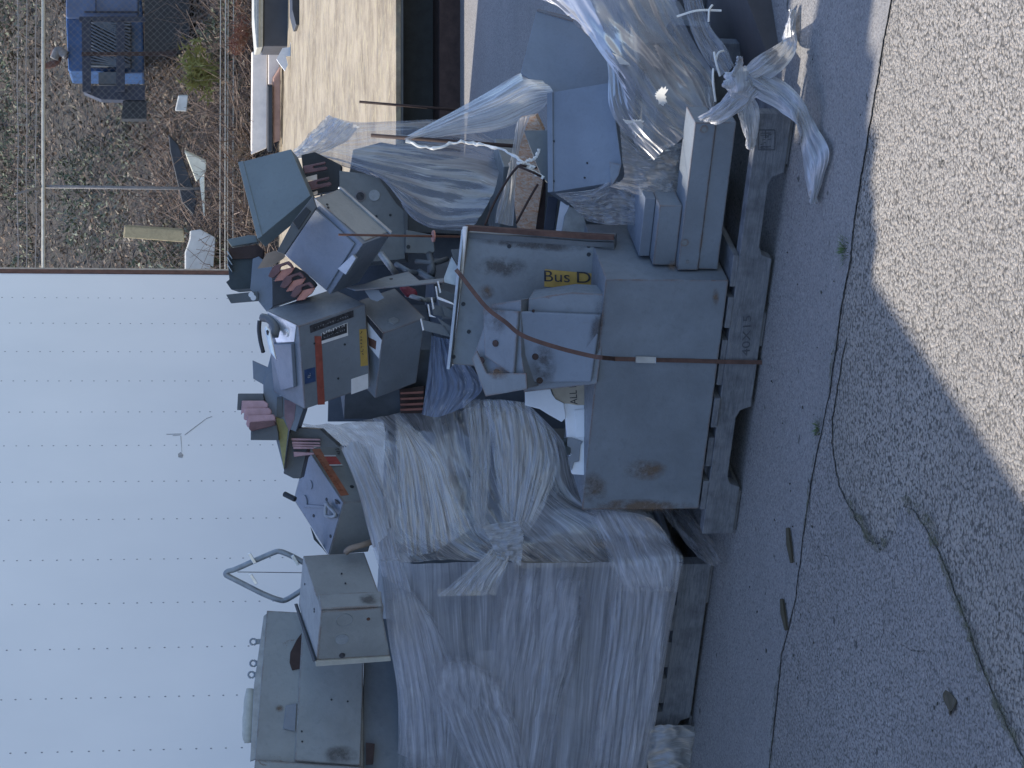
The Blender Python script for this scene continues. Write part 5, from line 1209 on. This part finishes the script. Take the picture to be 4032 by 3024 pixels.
for a, b in (((2850, 200), (2818, 240)), ((2808, 270), (2818, 400)), ((2812, 205), (2835, 300)), ((2790, 85), (2805, 20)), ((2665, 65), (2840, 42))):
    m = MB(); A_, B_ = cp(*a, 5.9), cp(*b, 5.9); m.tube(spline([A_, (A_ + B_) / 2 + Vector((.006, -.01, .006)), B_], 12), .003, 5); obj("thread", m, M['shred'], kn)
# sunlit sail of film and the cover over the pile top
sf = thing("film_sail", cp(1900, 450, 6.5), "sunlit sheet of film stretched from the rod tip to the right hand lids", "plastic film")
rows = [[cp(*q) for q in r] for r in ([(1592, 546, 6.5), (1800, 432, 6.5), (1950, 345, 6.5), (2051, 287, 6.5), (2104, 303, 6.5)], [(1596, 552, 6.48), (1800, 480, 6.45), (1955, 430, 6.42), (2080, 370, 6.42), (2175, 355, 6.4)], [(1604, 556, 6.48), (1800, 530, 6.46), (1969, 508, 6.44), (2110, 448, 6.42), (2153, 414, 6.4)])]
m = MB(); m.grid(sheetgrid(rows, 110, 60, amp=.006, fu=1.1, fv=6, seed=81)); obj("sheet", m, M['film_lit'], sf, smooth=True)
rows = V3([[(1160, 600, 6.86), (1200, 560, 6.86), (1260, 500, 6.86), (1300, 460, 6.86)], [(1168, 612, 6.84), (1230, 580, 6.82), (1300, 535, 6.82), (1350, 480, 6.82)], [(1180, 618, 6.84), (1270, 600, 6.82), (1360, 560, 6.8), (1420, 500, 6.8)]])
lc = thing("film_corner", cp(1300, 560, 6.85), "bright sunlit ragged corner of film at the top of the bluish drape", "plastic film")
m = MB(); m.grid(sheetgrid(rows, 60, 40, amp=.014, fu=2, fv=4, seed=86, crease=1.5, ragged=.8)); obj("film", m, M['film_lit'], lc, smooth=True)
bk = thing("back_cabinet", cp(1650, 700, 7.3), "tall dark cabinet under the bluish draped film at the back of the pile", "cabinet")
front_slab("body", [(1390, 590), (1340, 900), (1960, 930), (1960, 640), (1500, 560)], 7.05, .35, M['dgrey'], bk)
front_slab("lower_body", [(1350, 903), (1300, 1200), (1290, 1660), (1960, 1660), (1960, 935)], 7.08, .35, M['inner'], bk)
cv2 = thing("draped_film", cp(1600, 650, 6.8), "bluish film draped over the upper right shoulder of the pile, with a ragged sunlit corner", "plastic film")
rows = V3([[(1300, 458, 7.0), (1400, 478, 6.95), (1560, 476, 6.9), (1690, 472, 6.9), (1830, 500, 6.9), (1960, 560, 6.9)],
           [(1225, 520, 6.95), (1340, 560, 6.9), (1500, 560, 6.85), (1680, 580, 6.8), (1840, 600, 6.8), (1965, 640, 6.8)],
           [(1165, 600, 6.9), (1290, 610, 6.85), (1450, 650, 6.75), (1650, 700, 6.7), (1840, 720, 6.65), (1950, 740, 6.6)],
           [(1160, 612, 6.9), (1300, 625, 6.8), (1480, 690, 6.7), (1600, 800, 6.6), (1720, 870, 6.55), (1885, 870, 6.5)],
           [(1165, 615, 6.9), (1320, 640, 6.8), (1530, 715, 6.68), (1590, 810, 6.6), (1690, 895, 6.55), (1840, 915, 6.5)]])
m = MB(); m.grid(sheetgrid(rows, 150, 110, amp=.008, fu=.9, fv=5, seed=85, fine=.0025, crease=1.0)); obj("sheet", m, M['film_cover'], cv2, smooth=True)
# ------------------------------------------------------------------ background: fence, machine, debris
FD = 25.4
fe = thing("wire_fence", (3, FD, .6), "chain link fence with pipe top rail and three strands of barbed wire along the bank", "fence")
def fp_(x, y): return onpl(x, y, Vector((0, FD, 0)), Vector((0, 1, 0)))
zt_ = fp_(171, 500).z; zb_ = fp_(900, 500).z
m = MB(); m.tube([Vector((-1.5, FD, zt_)), Vector((7, FD, zt_))], .02, 8); obj("top_rail", m, M['cream2'], fe, smooth=True)
for xx in (fp_(500, 738).x, fp_(500, 738).x + 3.0, fp_(500, 738).x - 3.0):
    m = MB(); m.tube([Vector((xx, FD + .03, zb_ - .6)), Vector((xx, FD + .03, zt_ + .02))], .018, 8)
    m.tube([Vector((xx, FD + .03, zt_)), Vector((xx - .1, FD - .12, zt_ + .3))], .014, 6); obj("post", m, M['galvf'], fe, smooth=True)
for i, px in enumerate((142, 106, 72)):
    m = MB(); zz = fp_(px, 500).z; m.tube([Vector((-1.5 + k * .25, FD - .03 * i, zz + .006 * math.sin(k * 1.3 + i))) for k in range(35)], .0065, 5)
    for k in range(70): 
        x = -1.5 + k * .12; m.tube([Vector((x, FD - .03 * i - .02, zz - .02)), Vector((x + .01, FD - .03 * i + .02, zz + .02))], .004, 3)
    obj("barbed_wire", m, M['galvf'], fe)
m = MB(); s_ = .075
x0, x1 = -.5, 6.0
k = x0 - (zt_ - zb_)
while k < x1:
    for sg in (1, -1):
        a = Vector((k if sg > 0 else k + (zt_ - zb_), FD + .015, zb_)); b = Vector((k + (zt_ - zb_) if sg > 0 else k, FD + .015, zt_))
        m.v += [a + Vector((-.0018, 0, 0)), a + Vector((.0018, 0, 0)), b + Vector((.0018, 0, 0)), b + Vector((-.0018, 0, 0))]; q = len(m.v); m.face([q - 4, q - 3, q - 2, q - 1])
    k += s_
obj("wire_mesh", m, M['galvf'], fe, kind="stuff")
gr_ = thing("guard_rail", (3, 24.6, .3), "four thin pale pipes running level in front of the fence foot", "railing")
for px, yy in ((868, 24.4), (888, 24.42), (898, 24.45), (919, 24.5)):
    z = onpl(px, 500, Vector((0, yy, 0)), Vector((0, 1, 0))).z
    m = MB(); m.tube([Vector((-1, yy, z)), Vector((2, yy, z + .004)), Vector((6, yy, z - .008))], .006 if px != 888 else .008, 6); obj("pipe", m, M['cream2'], gr_, smooth=True)
for x in (3.6, .6):
    m = MB(); m.box((x + 2.1, 24.46, -.1), (.04, 0, 0), (0, .03, 0), (0, 0, .95)); obj("post", m, M['drust'], gr_)
# blue machine
D = 26.6
def bgs(name, px, d, thick, mat, parent, bevel=0, **k): 
    P0 = cp(*px[0], d); P = [onpl(x, y, P0, Vector((0, 1, 0))) for x, y in px]; m = MB(); m.prism(P, Vector((0, thick, 0))); return obj(name, m, mat, parent, bevel=bevel, **k)
def az(p): return pp(.663, 0, 0, p)
bm = thing("blue_machine", cp(700, 150, D), "blue engine driven machine with dark grille and exhaust stack beyond the fence", "machine")
bgs("body", az([(392, -250), (392, 110), (405, 425), (858, 430), (850, 95), (825, -250)]), D, 1.1, M['blue'], bm, .03)
bgs("upper_hood", az([(390, -250), (392, 108), (500, 108), (820, 100), (826, -250)]), D - .06, .05, M['bluelight'], bm, .02)
bgs("hood_seam", az([(500, 65), (830, 65), (830, 75), (500, 75)]), D - .07, .02, M['navy'], bm)
bgs("hood_seam", az([(566, -250), (573, -250), (573, 70), (566, 70)]), D - .072, .02, M['navy'], bm)
bgs("grille", az([(535, 125), (780, 125), (780, 400), (535, 400)]), D - .05, .04, M['dark'], bm)
m = MB()
for k in range(26):
    a = az([(540, 130 + k * 20 - 120)])[0]; b = az([(775, 130 + k * 20)])[0]
    ya, yb = max(a[1], 84), min(b[1], 264)
    if ya > 262 or yb < 86: continue
    A_, B_ = cp(a[0], min(max(a[1], 84), 264), D - .07), cp(b[0], min(max(b[1], 84), 264), D - .07); m.tube([A_, B_], .012, 4)
obj("grille_wire", m, M['bgreyd'], bm)
bgs("rack_frame", az([(484, 100), (540, 100), (540, 545), (490, 545)]), D - .4, .06, M['navy'], bm)
bgs("rack_bar", az([(470, 98), (860, 98), (860, 128), (470, 128)]), D - .38, .05, M['navy'], bm)
bgs("rack_bar", az([(484, 310), (1050, 305), (1050, 328), (484, 330)]), D - .42, .05, M['drust'], bm)
bgs("rack_bar", az([(690, 130), (740, 130), (740, 540), (690, 540)]), D - .35, .05, M['navy'], bm)
bgs("rack_base", az([(490, 510), (860, 505), (860, 595), (600, 590), (495, 545)]), D - .3, .3, M['navy'], bm)
bgs("lower_box", az([(585, 430), (740, 425), (740, 500), (585, 500)]), D - .1, .3, M['bgreyd'], bm)
bgs("undercarriage", az([(858, -200), (1125, -200), (1125, 270), (980, 300), (858, 330)]), D + .1, .8, M['black'], bm)
bgs("step", az([(730, 600), (870, 600), (870, 705), (722, 705)]), D - .2, .3, M['dark'], bm)
m = MB(); m.tube(spline([cp(*q, D) for q in az([(400, 330), (360, 320), (325, 330), (330, 290), (345, 360), (300, 385), (250, 395)])], 24), [.05] * 10 + [.04] * 14, 10); obj("exhaust", m, M['rust'], bm, smooth=True)
m = MB(); m.tube(spline([cp(*q, D - .1) for q in az([(395, 330), (345, 300), (320, 350)])], 14), .05, 10); obj("exhaust_shroud", m, M['galvf'], bm, smooth=True)
# debris on the bank
def deb(name, px, d, thick, mat, label, cat, part=None):
    P0 = cp(*px[0], d); P = [onpl(x, y, P0, Vector((-.35, -1, .25)).normalized()) for x, y in px]; m = MB(); m.prism(P, Vector((.03, thick, 0)))
    return obj(name, m, mat, label=label, cat=cat, bevel=.01)
deb("timber_post", az([(740, 1345), (1090, 1368), (1095, 1440), (732, 1412)]), 25.0, .12, M['post'], "pale weathered timber post standing in the brush by the trailer's rear", "post")
deb("white_sack", az([(1130, 1370), (1190, 1362), (1280, 1410), (1275, 1500), (1265, 1625), (1100, 1625), (1100, 1500), (1128, 1420)]), 24.8, .5, M['sack'], "crumpled whitish sack slumped at the foot of the timber post", "sack")
deb("foam_board", az([(1095, 900), (1225, 960), (1225, 1020), (1165, 1082)]), 24.9, .06, M['foam'], "triangular broken piece of yellowish foam board in the brush", "board")
deb("foam_strip", az([(1185, 1075), (1215, 1040), (1218, 1285), (1210, 1285)]), 24.85, .03, M['foam'], "thin yellow green strip below the broken foam board", "strip")
deb("dark_beam", az([(1000, 800), (1060, 860), (1170, 1180), (1150, 1280), (1080, 1200), (1010, 900)]), 25.0, .2, M['dark'], "dark fallen beam lying in the brush behind the foam board", "beam")
deb("grey_block", az([(1060, 570), (1118, 568), (1108, 662), (1040, 660)]), 24.9, .15, M['sack'], "small pale grey block in the brush below the machine", "block")
deb("cream_panel", pp(.663, 900, 0, [(140, 310), (232, 285), (228, 880), (135, 920)]), 23.2, .2, M['cream'], "tall cream panel leaning at the far edge of the deck", "panel")
deb("cream_panel", pp(.663, 900, 0, [(235, 290), (300, 285), (305, 400), (265, 460), (262, 505), (235, 505)]), 23.15, .2, M['cream'], "short cream panel beside the tall one, under the dark bin", "panel")
deb("rusty_panel", pp(.663, 900, 0, [(265, 470), (308, 400), (308, 835), (268, 850)]), 23.12, .1, M['rustp'], "pinkish rusty panel strip standing next to the cream panels", "panel")
deb("dark_channel", pp(.663, 900, 0, [(232, 508), (262, 508), (262, 900), (232, 905)]), 23.1, .12, M['dark'], "dark slot shaped channel between the cream and rusty panels", "channel")
bn = thing("dark_bin", cp(1090, 60, 22.4), "dark grey bin with a pale lid edge standing on the deck's far edge", "bin")
bgs("body", pp(.663, 900, 0, [(210, -150), (372, -150), (370, 275), (207, 275)]), 22.4, .6, M['binc'], bn, .01)
bgs("lid_edge", pp(.663, 900, 0, [(150, -150), (208, -150), (205, 278), (165, 285), (150, 100)]), 22.35, .5, M['cream2'], bn, .01)
bgs("liner", pp(.663, 900, 0, [(165, -150), (180, -150), (178, 280), (168, 280)]), 22.3, .04, M['galvd'], bn)
rr_ = thing("white_rag", cp(1100, 200, 21.8), "torn white rag hanging off the dark bin onto the deck", "rag")
P_ = pp(.663, 900, 0, [(375, 160), (430, 170), (405, 230), (385, 290), (380, 330), (340, 335), (352, 385), (335, 420), (300, 375), (285, 350), (320, 285), (365, 280)])
bgs("cloth", P_, 21.9, .03, M['white'], rr_)
db_ = thing("dark_box", cp(1180, 60, 20.5), "dark box standing on the sunlit deck right of the bin", "box")
bgs("body", pp(.663, 900, 0, [(375, -150), (500, -150), (492, 90), (465, 200), (445, 140), (400, 150), (378, 60)]), 20.5, .4, M['black'], db_, .01)
# small conifer clump and dark red-leaved shrub
def bush(name, cx, cy, d, n_, rx, rz, mat, label, cat, size=.06, stems=14, seed=0):
    rg = random.Random(seed); t = thing(name, cp(cx, cy, d) - UP * rz, label, cat); c = cp(cx, cy, d); m = MB(); ms = MB()
    for s in range(stems):
        a = rg.uniform(0, 6.28); tip = c + Vector((math.cos(a) * rx * rg.uniform(.3, 1), math.sin(a) * rx * .6, rz * rg.uniform(-.2, 1))); b = c - UP * rz + Vector((rg.gauss(0, .04), rg.gauss(0, .04), 0))
        pts = spline([b, (b + tip) / 2 + UP * .06, tip], 8); ms.tube(pts, .006, 4)
        for i in range(n_ // stems):
            p = pts[rg.randint(2, 7)] + Vector((rg.gauss(0, .03), rg.gauss(0, .03), rg.gauss(0, .03))); e = Vector((rg.gauss(0, 1), rg.gauss(0, .6), rg.gauss(.3, 1))).normalized() * size * rg.uniform(.5, 1.3)
            w_ = e.cross(Vector((0, 1, .3))).normalized() * size * .12; m.poly([p - w_, p + e * .5 - w_ * .3, p + e, p + w_])
    obj("stem", ms, M['twig'], t); obj("foliage", m, mat, t)
bush("conifer_sprig", 800, 285, 24.7, 900, .38, .22, M['fern'], "bright yellow green conifer seedling in the brush below the machine", "shrub", .1, 18, 4)
bush("red_shrub", 955, 110, 23.9, 700, .5, .12, M['redleaf'], "shrub with dark red and tan dead leaves near the dark bin", "shrub", .055, 14, 5)
bush("dry_shrub", 960, 560, 24.1, 500, .9, .12, M['leaf'], "low dry shrub in front of the thin pipes left of the cream panels", "shrub", .05, 18, 6)
# unseen blocks added on the trailer roof to shade spots on yard and pile
rs = thing("roof_shade_blocker", TC + TDv * 5.5 + UP * 3.8, "ragged stack of scrap sheets carried on the trailer roof", "scrap stack")
for q0, zb0, h0, ww in ((4.35, .08, .42, .6), (5.0, .45, .3, .27), (5.28, .0, .2, .36), (5.5, .5, .55, .12), (5.62, .25, .74, .12), (5.74, .15, .8, .16), (5.9, .12, .6, .1), (6.0, .1, .4, .1), (6.1, .05, .28, .07), (6.17, .05, .2, .06)):
    m = MB(); m.box(TC + TDv * q0 + UP * (TH_ + .055 + zb0) - TN * .06, TDv * ww, -TN * .5, UP * h0); obj("shade_block", m, M['galvd'], rs)
for q0 in (5.1, 5.62, 5.95):
    m = MB(); m.box(TC + TDv * q0 + UP * (TH_ + .055) - TN * .06, TDv * .06, -TN * .5, UP * .05); obj("shade_block_bearer", m, M['pal'], rs)
